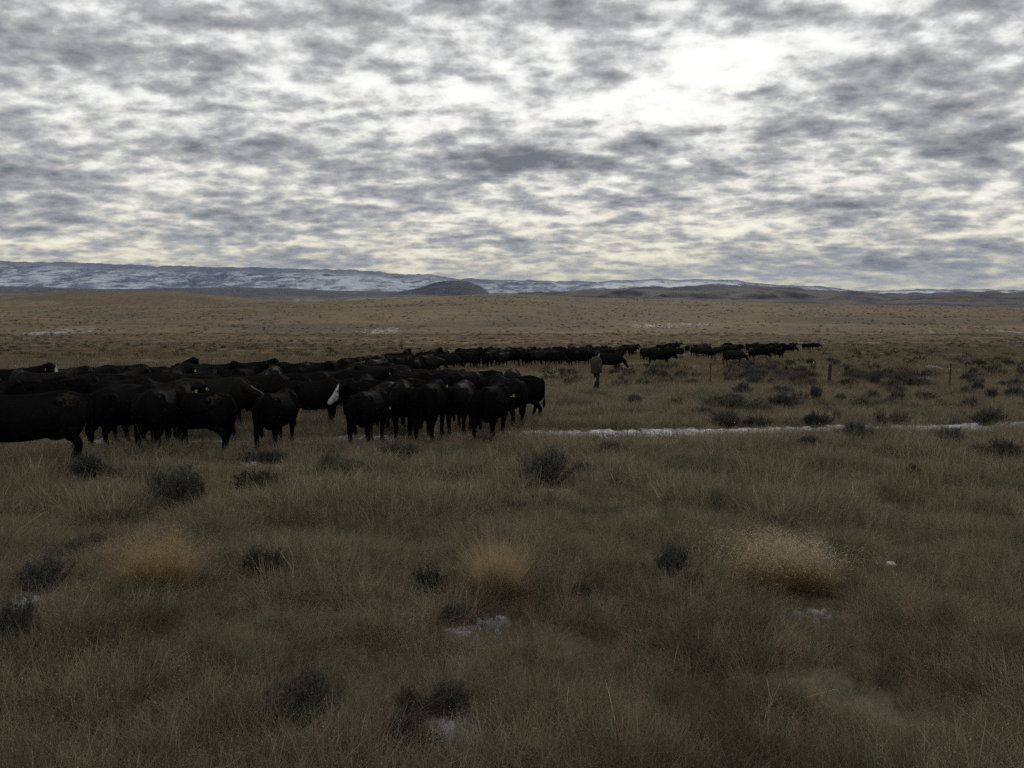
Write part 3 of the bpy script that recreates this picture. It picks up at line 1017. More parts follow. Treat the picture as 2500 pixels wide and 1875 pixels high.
# (column, base row, width px, height px, label)
NAMED = [
    (205, 1180, 120, 62, 'large dark sagebrush below the leftmost cow'),
    (305, 1168, 62, 32, 'small sagebrush just right of the large one below the leftmost cow'),
    (437, 1258, 130, 88, 'tall dark sagebrush standing alone in the left foreground grass'),
    (628, 1212, 118, 52, 'low wide sagebrush with a strip of snow at its front foot'),
    (640, 1135, 100, 40, 'ragged sagebrush close in front of the rear-facing cow with snow beside it'),
    (975, 1128, 125, 44, 'wide dark sagebrush in front of the middle of the herd, snow to its right'),
    (850, 1170, 130, 50, 'grey sagebrush mound below the white-faced cow'),
    (800, 1160, 60, 45, 'smaller grey sagebrush leaning on the left of the mound below the white-faced cow'),
    (1335, 1195, 125, 88, 'tallest dark sagebrush in the middle of the photo, snow at its foot'),
    (1270, 1215, 78, 40, 'small sagebrush left of the tallest one in the middle'),
    (1425, 1165, 66, 30, 'low sagebrush right of the tallest one in the middle'),
    (1160, 1168, 110, 32, 'low spreading sagebrush between the herd and the middle foreground'),
    (1180, 1092, 70, 34, 'thin grey sagebrush at the near edge of the track by the last cow'),
    (1486, 1110, 72, 30, 'compact sagebrush just below the snowy track, right of centre'),
    (200, 1358, 96, 44, 'low dark sagebrush in the left foreground above the golden tussock'),
    (90, 1462, 140, 72, 'open twiggy sagebrush at the left edge with snow in front'),
    (440, 1400, 60, 30, 'small sagebrush touching the top of the left golden tussock'),
    (630, 1428, 96, 62, 'dark green sagebrush right of the left golden tussock'),
    (735, 1790, 140, 112, 'big dark sagebrush at the bottom with a snow patch in front of it'),
    (995, 1760, 90, 76, 'dark sagebrush left of the pair near the bottom centre'),
    (1095, 1765, 96, 84, 'dark sagebrush right of the pair near the bottom centre, snow below'),
    (985, 1862, 120, 96, 'grey sagebrush at the bottom edge, centre left'),
    (1640, 1432, 92, 66, 'dark sagebrush between the central and the right golden tussocks'),
    (1690, 1475, 60, 50, 'small grey sagebrush just below the one between two tussocks'),
    (1105, 1540, 70, 60, 'dim sagebrush below and left of the central tussock'),
    (1050, 1470, 100, 50, 'grey low sagebrush immediately left of the central tussock'),
    (1425, 1480, 54, 46, 'dim sagebrush immediately right of the central tussock'),
    (20, 1600, 80, 110, 'grey sagebrush cut by the left edge, low in the photo'),
    (2098, 1080, 92, 62, 'sagebrush overlapping the snowy track on the right'),
    (2328, 1090, 84, 58, 'dark sagebrush just below the snowy track near the right edge'),
    (2462, 1125, 90, 44, 'wide sagebrush at the right edge below the track'),
    (2400, 1112, 80, 26, 'flat sagebrush left of the wide one at the right edge'),
    (1985, 1098, 60, 26, 'flat sagebrush below the track, left of the one overlapping it'),
    (2236, 1170, 34, 36, 'small upright forked bush standing alone in the right grass'),
    (1800, 1010, 165, 62, 'broad sagebrush mound in front of the red steel post'),
    (1722, 1022, 70, 30, 'low sagebrush left of the broad mound by the red steel post'),
    (1915, 1002, 92, 54, 'sagebrush mound between the broad mound and the wooden post'),
    (1992, 985, 42, 50, 'upright sagebrush just below and left of the wooden post'),
    (2050, 985, 34, 30, 'small sagebrush just below the wooden post'),
    (2018, 1020, 40, 40, 'sagebrush farther below the wooden post, by the track'),
    (2045, 1032, 36, 30, 'small dark sagebrush nearest the far side of the track'),
    (2112, 1005, 92, 50, 'rounded sagebrush right of the wooden post'),
    (2190, 990, 56, 36, 'sagebrush between the rounded one and the thin dark post'),
    (2232, 1008, 38, 28, 'small sagebrush below the thin dark post'),
    (2262, 982, 60, 36, 'sagebrush immediately below the thin dark post'),
    (2298, 996, 34, 22, 'little sagebrush right of the foot of the thin dark post'),
    (2362, 972, 42, 44, 'upright sagebrush right of the thin dark post'),
    (2425, 982, 44, 34, 'sagebrush second from the right edge beyond the track'),
    (2476, 976, 54, 40, 'sagebrush nearest the right edge beyond the track'),
    (1445, 1000, 66, 26, 'low sagebrush below the walking person'),
    (1552, 992, 56, 34, 'sagebrush on the open grass right of the walking person'),
    (1590, 978, 40, 24, 'small sagebrush behind the one right of the walking person'),
    (1660, 1000, 62, 30, 'sagebrush left of the broad mound, short of the red steel post'),
    (1345, 932, 60, 20, 'low grey sagebrush beside the last cow of the near herd'),
]
for k, (px, py, w, h, lab) in enumerate(NAMED):
    x, y, z = ground_hit(px, py)
    m = y / FPX
    put_shrub(x, y + 0.2 * w * m, w * m * (1.75 if y < 7 else 1.4 if y < 14 else 1.25 if y < 20 else 1.1), h * m * (1.05 if y < 7 else .92 if y < 20 else .75) + (.0 if y < 7 else .08 if y < 14 else .03), k, lab, 'single sagebrush bushes')


def build_brush():
    """the nearest of the many small bushes as bushes of their own, the rest as ground cover"""
    # dense grey band beyond the fence posts
    def inside(px, py):
        if py > 1045 or px < 1330 and py > 890 - (px - 0) * 0.0:
            return False
        return True
    cand = []
    r = random.Random(5)
    for _ in range(95):                       # the dense grey band between and beyond the posts
        px = r.uniform(1730, 2330)
        py = r.gauss(919 + (px - 1730) * 0.035, 9)
        if px > 2250 and r.random() < .5:
            continue
        if abs(px - 2023) < 45 and py > 915 or abs(px - 1733) < 36 and py > 895 or abs(px - 2318) < 36 and py > 905:
            continue
        cand.append((px, py, r.uniform(.9, 2.0), r.uniform(.35, .6), 0))
    for _ in range(2600):
        px, py = r.uniform(-60, 2560), 832 + (r.random() ** 1.2) * 215
        if px < 1330 and py > 875:
            continue
        if px < 2000 and py > 838 + (2000 - px) * 0.05 and py < 905 - (px - 1300) * .04 and px > 750:
            continue                            # under the far line of cattle
        if py > 950 and (px < 1700 or r.random() < .75):
            continue
        if abs(px - 1455) < 40 and 850 < py < 965:
            continue
        if min(abs(px - 1733), abs(px - 2318), abs(px - 2023)) < 36 and 895 < py < 985:
            continue
        cand.append((px, py, r.uniform(.5, 1.3), r.uniform(.3, .55), 1 if r.random() < .35 else 0))
    solid, rest = [], []
    for c in cand:
        x, y, z = ground_hit(c[0], c[1])
        c = (x, y, z) + c[2:]
        if 25 < y < 29.5:
            continue
        (solid if y < 118 else rest).append(c)
    solid.sort(key=lambda c: c[1] / (c[3] * c[4]) ** .5)
    keep = []
    for c in solid:
        if all(math.hypot(c[0] - q[0], c[1] - q[1]) > .30 * (c[3] + q[3]) for q in keep) and \
           all(math.hypot(c[0] - q[0], c[1] - q[1]) > .5 * (c[3] + q[2]) for q in sage_xy[:len(NAMED)]):
            keep.append(c)
    ind = keep[:235]
    rest += keep[235:]
    for k, (x, y, z, w, h, br) in enumerate(ind):
        px, py = to_px(x, y, z)
        if px > 1700 and 900 < py < 952 and not br:
            where = 'left of the red steel post' if px < 1733 else 'between the red steel post and the wooden post' if px < 2023 else \
                'between the wooden post and the thin dark post' if px < 2318 else 'right of the thin dark post'
            lab, gr = 'grey sagebrush crowded in the dense band ' + where, 'sagebrush band by the fence posts'
        elif br and px > 2000:
            lab, gr = 'small rust-brown bush on the flat at the right, past the tip of the far cattle', 'brown bushes on the far flat'
        elif px > 2000:
            lab, gr = 'small grey-green sagebrush on the flat at the right, past the tip of the far cattle', 'sagebrush on the far flat'
        elif br:
            lab, gr = 'small rust-brown bush scattered over the flat beyond the cattle', 'brown bushes on the far flat'
        else:
            lab, gr = 'small grey-green sagebrush scattered over the flat beyond the cattle', 'sagebrush on the far flat'
        put_shrub(x, y, w, h, k, lab, gr, bool(br))
    # everything farther and smaller
    protos = []
    for k in range(3):
        b, f = shrub_meshes('far_brush', 90 + k, 16, 4, 5, .06, M_SAGE, .5, .45, .6)
        protos.append(f)
    b, f = shrub_meshes('far_brush', 95, 16, 4, 5, .06, M_BROWNLEAF, .5, .42, .6)
    protos.append(f)
    col = proto_collection('far_brush', protos)
    n = 13000
    x, y = frustum_points(95, 980, n, power=0.75)
    d = fbm(x * .035, y * .02, 66, 4)
    keepm = (rng.uniform(-.5, .75, n) < d)
    x, y = x[keepm], y[keepm]
    xr = np.array([c[0] for c in rest]); yr = np.array([c[1] for c in rest])
    x, y = np.concatenate([x, xr]), np.concatenate([y, yr])
    n = len(x)
    s = rng.uniform(.5, 1.5, n) * (1 + np.minimum(y, 500) / 400)
    sc = np.stack([s, s * .9, s * rng.uniform(.45, .8, n)], 1)
    ro = np.stack([np.zeros(n), np.zeros(n), rng.uniform(0, 6.28, n)], 1)
    scatter('brush', np.stack([x, y, Hgt(x, y)], 1), ro, sc, rng.choice([0, 1, 2, 3], n, p=[.26, .26, .23, .25]), col, kind='stuff',
            category='brush', label='countless low bushes dotting the far flat and hillside')


build_brush()

build_grass()

# --- golden bunchgrass tussocks
TUSS = [(365, 1472, 165, 128, 1.0, 'round golden-tan tussock in the left foreground'),
        (1215, 1492, 150, 135, 0.9, 'upright fan-shaped orange-tan tussock at the centre foreground'),
        (1935, 1470, 200, 118, 1.2, 'broad pale golden tussock with wispy white tops on the right')]
M_HEADS = mat_leaf('pale_seed_heads', (.30, .25, .17), (.54, .46, .33), 0.5)
for k, (px, py, w, h, tn, lab) in enumerate(TUSS):
    x, y, z = ground_hit(px, py)
    m = y / FPX
    wid, hei = w * m, h * m * 1.25
    n = (6200, 3400, 6800)[k]
    lobes = (((0, 0, .62, 1.0), (.24, .05, .42, .82), (-.26, .02, .40, .72)), ((0, 0, .62, 1.0), (.16, 0, .4, .85), (-.15, .06, .4, .9)),
             ((-.20, 0, .58, 1.0), (.16, .06, .52, .88), (.40, -.04, .34, .60), (-.42, 0, .34, .55)))[k]
    V, F, o = [], [], 0
    for q, (lx, ly, lr, lh) in enumerate(lobes):
        nn = int(n * lr * .62)
        v, f, t = blades(nn, wid * lr * (.42, .26, .42)[k], hei * lh * .4, hei * lh * 1.1, 0.0013, (.30, .22, .32)[k], 900 + k * 10 + q, head=0, bend=0.8)
        v[:, 0] += lx * wid
        v[:, 1] += ly * wid
        V.append(v); F.append(f + o); o += len(v)
    v, f = np.concatenate(V), np.concatenate(F)
    n = len(v) // 8
    root = bpy.data.objects.new('grass_tussock', None)
    C.objects.link(root)
    root['label'], root['category'], root['group'] = lab, 'bunchgrass', 'golden bunchgrass tussocks'
    root.location = (x, y + wid * .3, hz(x, y + wid * .3) - .01)
    link('blades', mesh_np('tussock_blades', v, f, M_GOLD), root)
    tips = v.reshape(n, 8, 3)[:, 7]
    tips = tips[tips[:, 2] > hei * (.62, .7, .55)[k]]
    q = []
    for _ in range((1, 1, 3)[k]):
        c = tips + rng.normal(0, (.02, .012, .028)[k], tips.shape)
        d = rng.normal(0, .011, (len(c), 3))
        e = rng.normal(0, .0009, (len(c), 3))
        q.append(np.stack([c - d, c + e, c + d, c - e], 1))
    q = np.concatenate(q)
    link('seed_heads', mesh_np('seed_heads', q.reshape(-1, 3), np.arange(len(q) * 4).reshape(-1, 4), (M_GOLD, M_GOLD, M_HEADS)[k]), root)

# ------------------------------------------------------------------ organic bodies from blended volumes
def cap(bm, p, q, r0, r1, seg=10, flat=None):
    """closed tapered limb piece with round ends"""
    p, q = Vector(p), Vector(q)
    for c, r in ((p, r0), (q, r1)):
        bmesh.ops.create_icosphere(bm, subdivisions=2, radius=r, matrix=Matrix.Translation(c))
    d = q - p
    if d.length > 1e-4:
        mt = Matrix.Translation((p + q) / 2) @ d.to_track_quat('Z', 'Y').to_matrix().to_4x4()
        bmesh.ops.create_cone(bm, cap_ends=True, segments=seg, radius1=r0, radius2=r1, depth=d.length, matrix=mt)


def chain(bm, pts):
    for a, b in zip(pts[:-1], pts[1:]):
        cap(bm, a[:3], b[:3], a[3], b[3])


def ell(bm, c, r, rot=(0, 0, 0)):
    from mathutils import Euler
    mt = Matrix.Translation(c) @ Euler(rot).to_matrix().to_4x4() @ Matrix.Diagonal((r[0], r[1], r[2], 1))
    bmesh.ops.create_icosphere(bm, subdivisions=3, radius=1, matrix=mt)


def loft(bm, rings):
    """closed loft through rings of equal length"""
    vr = [[bm.verts.new(p) for p in ring] for ring in rings]
    n = len(vr[0])
    for a, b in zip(vr[:-1], vr[1:]):
        for i in range(n):
            bm.faces.new((a[i], a[(i + 1) % n], b[(i + 1) % n], b[i]))
    bm.faces.new(vr[0][::-1])
    bm.faces.new(vr[-1])


def fuse(bm, name, voxel, mat, smooth_it=6, push=0.0):
    """one continuous skin round all the pieces"""
    bmesh.ops.recalc_face_normals(bm, faces=bm.faces)
    me = bpy.data.meshes.new(name + '_raw')
    bm.to_mesh(me)
    bm.free()
    o = bpy.data.objects.new(name + '_raw', me)
    C.objects.link(o)
    md = o.modifiers.new('r', 'REMESH')
    md.mode = 'VOXEL'
    md.voxel_size = voxel
    md = o.modifiers.new('s', 'SMOOTH')
    md.iterations = smooth_it
    md.factor = 0.5
    bpy.context.view_layer.update()
    dg = bpy.context.evaluated_depsgraph_get()
    res = bpy.data.meshes.new_from_object(o.evaluated_get(dg))
    res.name = name
    bpy.data.objects.remove(o)
    bpy.data.meshes.remove(me)
    res.materials.clear()
    res.materials.append(mat)
    res.polygons.foreach_set('use_smooth', np.ones(len(res.polygons), bool))
    return res


def cow_mesh(name, head=(0.0, 0.0), stride=(0, 0, 0, 0), fat=1.0, mat=M_COAT):
    """standing cow facing +x, feet at z=0. head=(drop 0..1, turn radians); returns mesh and ear position"""
    bm = bmesh.new()
    st = [(-.93, 1.14, .98, .05), (-.90, 1.22, .86, .13), (-.80, 1.285, .74, .21), (-.62, 1.34, .66, .27), (-.44, 1.345, .61, .30),
          (-.22, 1.31, .55, .325), (.05, 1.295, .52, .34), (.30, 1.30, .52, .325), (.52, 1.335, .54, .285), (.68, 1.335, .57, .24),
          (.82, 1.29, .62, .20), (.93, 1.20, .70, .14)]
    rings = []
    for (x, zt, zb, hw) in st:
        ring = []
        hh, zc = (zt - zb) / 2, (zt + zb) / 2
        for i in range(24):
            a = 2 * PI * i / 24
            sa, ca = math.sin(a), math.cos(a)
            yy = hw * fat * math.copysign(abs(sa) ** .85, sa) * (1 - .48 * max(ca, 0) ** 1.4)
            zz = zc + hh * math.copysign(abs(ca) ** .92, ca) - .03 * hh
            ring.append((x, yy, zz))
        rings.append(ring)
    loft(bm, rings)
    for s in (-1, 1):                    # hips and shoulder blades
        ell(bm, (-.53, s * .20, 1.185), (.12, .075, .07))
        ell(bm, (-.67, s * .165, .90), (.21, .135, .36))
        ell(bm, (.52, s * .20, .92), (.19, .125, .30))
    dfl, dfr, dhl, dhr = stride
    for s, df, dh in ((1, dfl, dhl), (-1, dfr, dhr)):
        up = .05 if abs(df) > .12 else 0
        chain(bm, [(.56, s * .18, .80, .125), (.57 + df * .4, s * .175, .60, .085), (.58 + df * .75, s * .17, .43, .062), (.57 + df, s * .165, .22, .043), (.57 + df, s * .165, .13, .052), (.61 + df, s * .165, .045 , .058)])
        chain(bm, [(-.62, s * .17, .86, .17), (-.60 + dh * .3, s * .185, .66, .125), (-.74 + dh * .7, s * .175, .47, .068), (-.74 + dh * .85, s * .17, .40, .055), (-.70 + dh, s * .165, .20, .046), (-.69 + dh, s * .165, .12, .054), (-.65 + dh, s * .165, .045, .060)])
        ell(bm, (.63 + df, s * .165, .035), (.075, .06, .035))
        ell(bm, (-.63 + dh, s * .165, .035), (.075, .06, .035))
    ell(bm, (-.42, 0, .60), (.16, .13, .10))             # udder
    # tail
    chain(bm, [(-.88, 0, 1.24, .035), (-.955, 0, 1.12, .026), (-.965, .01, .85, .02), (-.95, .015, .66, .024)])
    ell(bm, (-.95, .015, .55), (.045, .045, .14))
    # neck and head
    drop, turn = head
    hz_ = 1.33 - drop * 1.10
    hx = 1.17 - .05 * drop
    base = Vector((.62, 0, 1.03))
    poll = Vector((hx, 0, hz_))
    R = Matrix.Rotation(turn, 3, 'Z')
    piv = Vector((.70, 0, 0))
    rot = lambda v: R @ (Vector(v) - piv) + piv
    mid = base.lerp(poll, .5) + Vector((0, 0, -.02))
    pm = rot(mid).lerp(mid, .4)
    pp = rot(poll)
    chain(bm, [(*base, .29), (*pm, .215), (*pp, .145)])
    chain(bm, [(.70, 0, .82, .20), (*(pm - Vector((0, 0, .13))), .15)])
    fwd = R @ Vector((math.cos(.75 + .45 * drop), 0, -math.sin(.75 + .45 * drop)))
    side = Vector((-fwd.y, fwd.x, 0)).normalized()
    up = fwd.cross(side) * -1
    if up.z < 0:
        up = -up
    j = pp + fwd * .05
    def P(f, s_, u):
        return tuple(j + fwd * f + side * s_ + up * u)
    chain(bm, [(*P(-.02, 0, .03), .115), (*P(.14, 0, .0), .105), (*P(.30, 0, -.01), .082), (*P(.42, 0, -.015), .078), (*P(.47, 0, -.02), .068)])
    cap(bm, P(.05, 0, -.08), P(.34, 0, -.06), .085, .05)
    for s in (-1, 1):
        ell(bm, P(.12, s * .085, .055), (.035, .035, .03))              # brow
        e0 = Vector(P(-.03, s * .09, .05))
        e1 = e0 + side * s * .17 + Vector((0, 0, -.015)) - fwd * .02
        cap(bm, e0, e0.lerp(e1, .5), .032, .055)
        cap(bm, e0.lerp(e1, .5), e1, .055, .022)
    me = fuse(bm, name, .021, mat, 4)
    ear = Vector(P(-.03, -.09, .05)) - side * .12 + Vector((0, 0, -.07))
    eyes = [Vector(P(.12, s * .108, .045)) for s in (-1, 1)]
    return me, ear, eyes


COWS = {
    'stand': dict(head=(.16, .1), stride=(.03, -.05, -.03, .06)),
    'alert': dict(head=(0, -.5), stride=(0, .04, .05, -.04)),
    'low': dict(head=(.48, .12), stride=(.10, -.10, -.12, .10)),
    'graze': dict(head=(.90, .0), stride=(.12, -.12, .05, -.08)),
    'walk': dict(head=(.30, -.08), stride=(.20, -.18, -.20, .18)),
    'turned': dict(head=(.22, .9), stride=(-.04, .05, .02, -.05), fat=1.06),
    'look': dict(head=(.08, -1.0), stride=(.05, 0, .06, -.06), fat=1.03),
}
COW = {k: cow_mesh('cow_body_' + k, **v) for k, v in COWS.items()}
M_TAG = mat_simple('yellow_ear_tag', (.45, .38, .10), (.60, .52, .18), 5, .5)
M_EYE = mat_simple('dark_eye', (.004, .003, .003), (.008, .006, .005), 5, .45, .3)


def box_mesh(name, sx, sy, sz, mat, bev=.15):
    bm = bmesh.new()
    bmesh.ops.create_cube(bm, size=1)
    bmesh.ops.scale(bm, vec=(sx, sy, sz), verts=bm.verts)
    bmesh.ops.bevel(bm, geom=bm.edges[:], offset=min(sx, sy, sz) * bev, segments=1, affect='EDGES')
    me = bpy.data.meshes.new(name)
    bm.to_mesh(me)
    bm.free()
    me.materials.append(mat)
    return me


TAG = box_mesh('ear_tag', .006, .055, .07, M_TAG)
def eye_mesh():
    bm = bmesh.new()
    bmesh.ops.create_icosphere(bm, subdivisions=2, radius=.022)
    me = bpy.data.meshes.new('eye'); bm.to_mesh(me); bm.free()
    me.materials.append(M_EYE)
    return me
EYE = eye_mesh()
cow_xy = []


def put_cow(x, y, yaw, kind, scale, label, group, mat=None, tag=True, near=True, own=None):
    me, ear, eyes = COW[kind]
    if mat:
        me = me.copy()
        me.materials.clear()
        me.materials.append(mat)
    o = bpy.data.objects.new('cow', me)
    C.objects.link(o)
    o.location = (x, y, hz(x, y) - .015)
    o.rotation_euler = (0, 0, math.radians(yaw))
    o.scale = (scale, scale, scale)
    o['label'] = label
    o['category'] = 'cow'
    o['group'] = group
    if near:
        for e in eyes:
            q = link('eye', EYE, o)
            q.location = e
        if tag:
            q = link('ear_tag', TAG, o)
            q.location = ear
    cow_xy.append((x, y, math.radians(yaw)))
    return o


NG, FG = 'near herd of black cattle', 'far line of black cattle'
# (column, row of the rear hooves, yaw, pose, scale, label): yaw 90 faces straight away
FRONT = [
    (245, 1088, 66, 'stand', 1.0, 'black cow second from the left edge, walking away to the right'),
    (300, 1068, 50, 'stand', 1.0, 'black cow half hidden between the second cow and the rear-facing third'),
    (366, 1097, 88, 'stand', 1.03, 'black cow seen from behind, left of the side-on cow with a hip brand'),
    (548, 1090, 158, 'low', .96, 'whole black cow side-on with a ginger brand on its hip, rump to the right'),
    (653, 1087, 86, 'low', .94, 'black cow seen from behind, just left of the side-on cow near the white face'),
    (704, 1026, 38, 'stand', .97, 'black cow walking right, side-on behind the two rear-facing cows'),
    (879, 1077, 82, 'low', .95, 'black cow seen from behind in front of the white-faced cow'),
    (937, 1036, 66, 'turned', 1.0, 'black cow squeezed right behind the one covering the white-faced cow'),
    (985, 1050, 98, 'low', 1.0, 'black cow seen from behind, fourth to the right of the white face'),
    (1036, 1060, 84, 'stand', 1.03, 'broad black cow seen from behind with a pale sheen on its rump'),
    (1115, 1042, 84, 'low', .98, 'black cow seen from behind, third from the right end of the near row'),
    (1182, 1064, 77, 'walk', 1.0, 'black cow seen from behind standing nearest the track, at the right of the row'),
    (1262, 1024, 112, 'low', 1.0, 'black cow angled left with belly showing, last but one on the right'),
    (1308, 1006, 152, 'walk', .98, 'black cow at the right end of the near herd, thin hind legs showing'),
]
for k, (px, py, yaw, kind, sc, lab) in enumerate(FRONT):
    x, y, z = ground_hit(px, py + 22)        # the hooves stand in the grass
    sc *= 1.05
    th = math.radians(yaw)
    cx, cy = x + .68 * sc * math.cos(th), y + .68 * sc * math.sin(th)
    put_cow(cx, cy, yaw, kind, sc, lab, NG, mat=M_COAT_BRAND if k == 3 else None)
# the nearest cow stands across the left edge, its hip at the right, its head out of the frame
rx_, ry_, _ = ground_hit(172, 1146)
yw = math.radians(202)
put_cow(rx_ + .66 * math.cos(yw), ry_ + .66 * math.sin(yw), math.degrees(yw), 'stand', 1.10,
        'nearest black cow, cut by the left edge, ginger brand on its hip', NG, mat=M_COAT_BRAND)
# the white-faced cow looks left over the backs of the row
x, y, z = ground_hit(957, 1054)
put_cow(x, y, 184, 'stand', 1.07, 'black cow with a white face looking left in the middle of the herd', NG, mat=M_COAT_WHITE)
x, y, z = ground_hit(22, 1012)
put_cow(x, y, 18, 'alert', 1.12, 'black cow with a white face at the back of the herd on the left', NG, mat=M_COAT_WHITE)

x, y, z = ground_hit(1516, 911)
put_cow(x - .9, y + .3, 8, 'low', 1.05, 'large black cow side-on directly right of the walking person', FG)
x, y, z = ground_hit(1790, 893)
put_cow(x, y, 5, 'low', 1.0, 'black cow side-on standing apart above the red steel post', FG)
x, y, z = ground_hit(1834, 878)
put_cow(x, y, 80, 'low', 1.0, 'black cow seen from behind, first right of the side-on cow above the red post', FG)
x, y, z = ground_hit(1858, 878)
put_cow(x, y, 8, 'graze', 1.0, 'black cow grazing with its head down near the head of the line', FG)
x, y, z = ground_hit(1902, 878)
put_cow(x, y, 92, 'low', 1.0, 'black cow seen from behind alone, nearest cow right of the grazing one', FG)
x, y, z = ground_hit(1990, 855)
put_cow(x, y, 12, 'low', 1.0, 'leading black cow at the right tip of the far line', FG)
x, y, z = ground_hit(1968, 856)
put_cow(x, y, 25, 'stand', 1.0, 'second black cow from the right tip of the far line', FG)
x, y, z = ground_hit(829, 942)
put_cow(x + .4, y + .5, 70, 'stand', 1.05, 'black cow rising tall at the left end of the far line', FG)
x, y, z = ground_hit(1048, 897)
put_cow(x + .3, y, 75, 'alert', 1.12, 'black cow standing a head above the others at the back, above the near row', FG)


def in_poly(px, py, poly):
    c = False
    j = len(poly) - 1
    for i in range(len(poly)):
        xi, yi = poly[i]
        xj, yj = poly[j]
        if (yi > py) != (yj > py) and px < (xj - xi) * (py - yi) / (yj - yi) + xi:
            c = not c
        j = i
    return c


def fits(x, y, th, lat, lon):
    for (qx, qy, qt) in cow_xy:
        dx, dy = x - qx, y - qy
        if dx * dx + dy * dy > 9:
            continue
        for t in (th, qt):
            a = dx * math.cos(t) + dy * math.sin(t)
            b = -dx * math.sin(t) + dy * math.cos(t)
            if (a / lon) ** 2 + (b / lat) ** 2 < 1:
                return False
    return True


def fill_herd(poly, n, yaws, lat, lon, group, label_of, kinds, tries=30000, near=True, seed=3):
    r = random.Random(seed)
    xs = []
    pts = [ground_hit(*p)[:2] for p in poly]
    x0, x1 = min(p[0] for p in pts), max(p[0] for p in pts)
    y0, y1 = min(p[1] for p in pts), max(p[1] for p in pts)
    made = 0
    for _ in range(tries):
        if made >= n:
            break
        x, y = r.uniform(x0, x1), r.uniform(y0, y1)
        if not in_poly(x, y, pts):
            continue
        yaw = r.choice(yaws) + r.gauss(0, 16)
        if not fits(x, y, math.radians(yaw), lat, lon):
            continue
        kd = r.choice(kinds)
        px, py = to_px(x, y, hz(x, y))
        put_cow(x, y, yaw, kd, r.uniform(.93, 1.06), label_of(px, py, kd, yaw), group, tag=r.random() < .35, near=near)
        made += 1
    return made


NEAR_POLY = [(-160, 1092), (60, 1080), (330, 1062), (480, 1062), (640, 1050), (800, 1030), (1000, 1022), (1150, 1012), (1270, 990), (1215, 978), (1120, 985), (1000, 975),
             (830, 962), (800, 946), (640, 949), (400, 962), (220, 977), (-160, 1014)]
FAR_POLY = [(1430, 899), (1600, 894), (1650, 894), (1700, 884), (1760, 878), (1850, 872), (1950, 861), (1975, 857), (1930, 852), (1760, 855), (1560, 858), (1430, 868)]


def lab_near(px, py, kd, yaw):
    if py > 1030:
        return 'black cow standing in shadow just behind the front row of the near herd'
    if py < 985:
        return 'black cow along the back edge of the near herd, mostly a dark back'
    return 'black cow packed in the middle of the near herd, only back and head showing'


def lab_far(px, py, kd, yaw):
    if px > 1700:
        return 'small black cow walking near the head of the far line, right of the person'
    if px > 1475:
        return 'black cow in the far line just right of the walking person'
    if px > 1150:
        return 'black cow in the far line left of the walking person'
    return 'black cow in the crowded left start of the far line, behind the near herd'


n1 = fill_herd(NEAR_POLY, 92, [60, 75, 90, 100, 30, 15, 165, 200], .74, 1.65, NG, lab_near, ['stand', 'low', 'walk', 'turned', 'alert', 'look', 'low'], seed=8)
GAP_POLY = [(800, 975), (960, 955), (1060, 915), (1040, 890), (1000, 897), (825, 932)]
n3 = fill_herd(GAP_POLY, 34, [60, 75, 90, 30, 15], .80, 1.7, FG, lab_far, ['stand', 'low', 'walk', 'turned', 'alert'], seed=5, near=False)
n2 = fill_herd([(1000, 930), (1050, 913), (1150, 906), (1260, 900), (1440, 896), (1440, 868), (1250, 880), (1050, 886)], 60, [20, 35, 55, 75, 90, 10], .9, 1.8, FG, lab_far, ['stand', 'low', 'walk', 'low', 'alert', 'turned'], seed=31, near=False)
n2 = fill_herd(FAR_POLY, 296 - len(cow_xy), [20, 35, 55, 75, 90, 10], 0.9, 1.75, FG, lab_far, ['stand', 'low', 'walk', 'low', 'alert', 'turned'], seed=12, near=False)
print('cows', n1, n3, n2, len(cow_xy))


def ordinal(n):
    return '%d%s' % (n, 'th' if 10 <= n % 100 <= 20 else {1: 'st', 2: 'nd', 3: 'rd'}.get(n % 10, 'th'))


cows = [o for o in C.objects if o.get('category') == 'cow']
tip = sorted([o for o in cows if o['label'].startswith(('small black cow walking', 'black cow in the far line just right'))], key=lambda o: -to_px(*o.location)[0])
for k, o in enumerate(tip):
    o['label'] = 'small black cow, %s unnamed back from the right tip of the far line' % ordinal(k + 1)
for key, txt in (('black cow in the far line left', 'black cow in the far line, %s to the left of the walking person'),):
    row = sorted([o for o in cows if o['label'].startswith(key)], key=lambda o: -to_px(*o.location)[0])
    for k, o in enumerate(row):
        o['label'] = txt % ordinal(k + 1)
row = sorted([o for o in cows if 'back edge of the near herd' in o['label']], key=lambda o: to_px(*o.location)[0])
for k, o in enumerate(row):
    o['label'] = 'black cow on the back edge of the near herd, %s from the left' % ordinal(k + 1)
for o in tip:
    o['label'] = o['label'].replace(' unnamed back', '')

# ------------------------------------------------------------------ fence posts
M_POST = mat_simple('weathered_wood', (.022, .018, .014), (.060, .046, .034), 9, .9, .15, .6, .02)
M_RED = mat_simple('faded_red_paint', (.07, .012, .011), (.13, .024, .021), 12, .6, .3)
M_STEEL = mat_simple('dark_green_steel', (.012, .013, .012), (.03, .03, .028), 12, .6, .3)


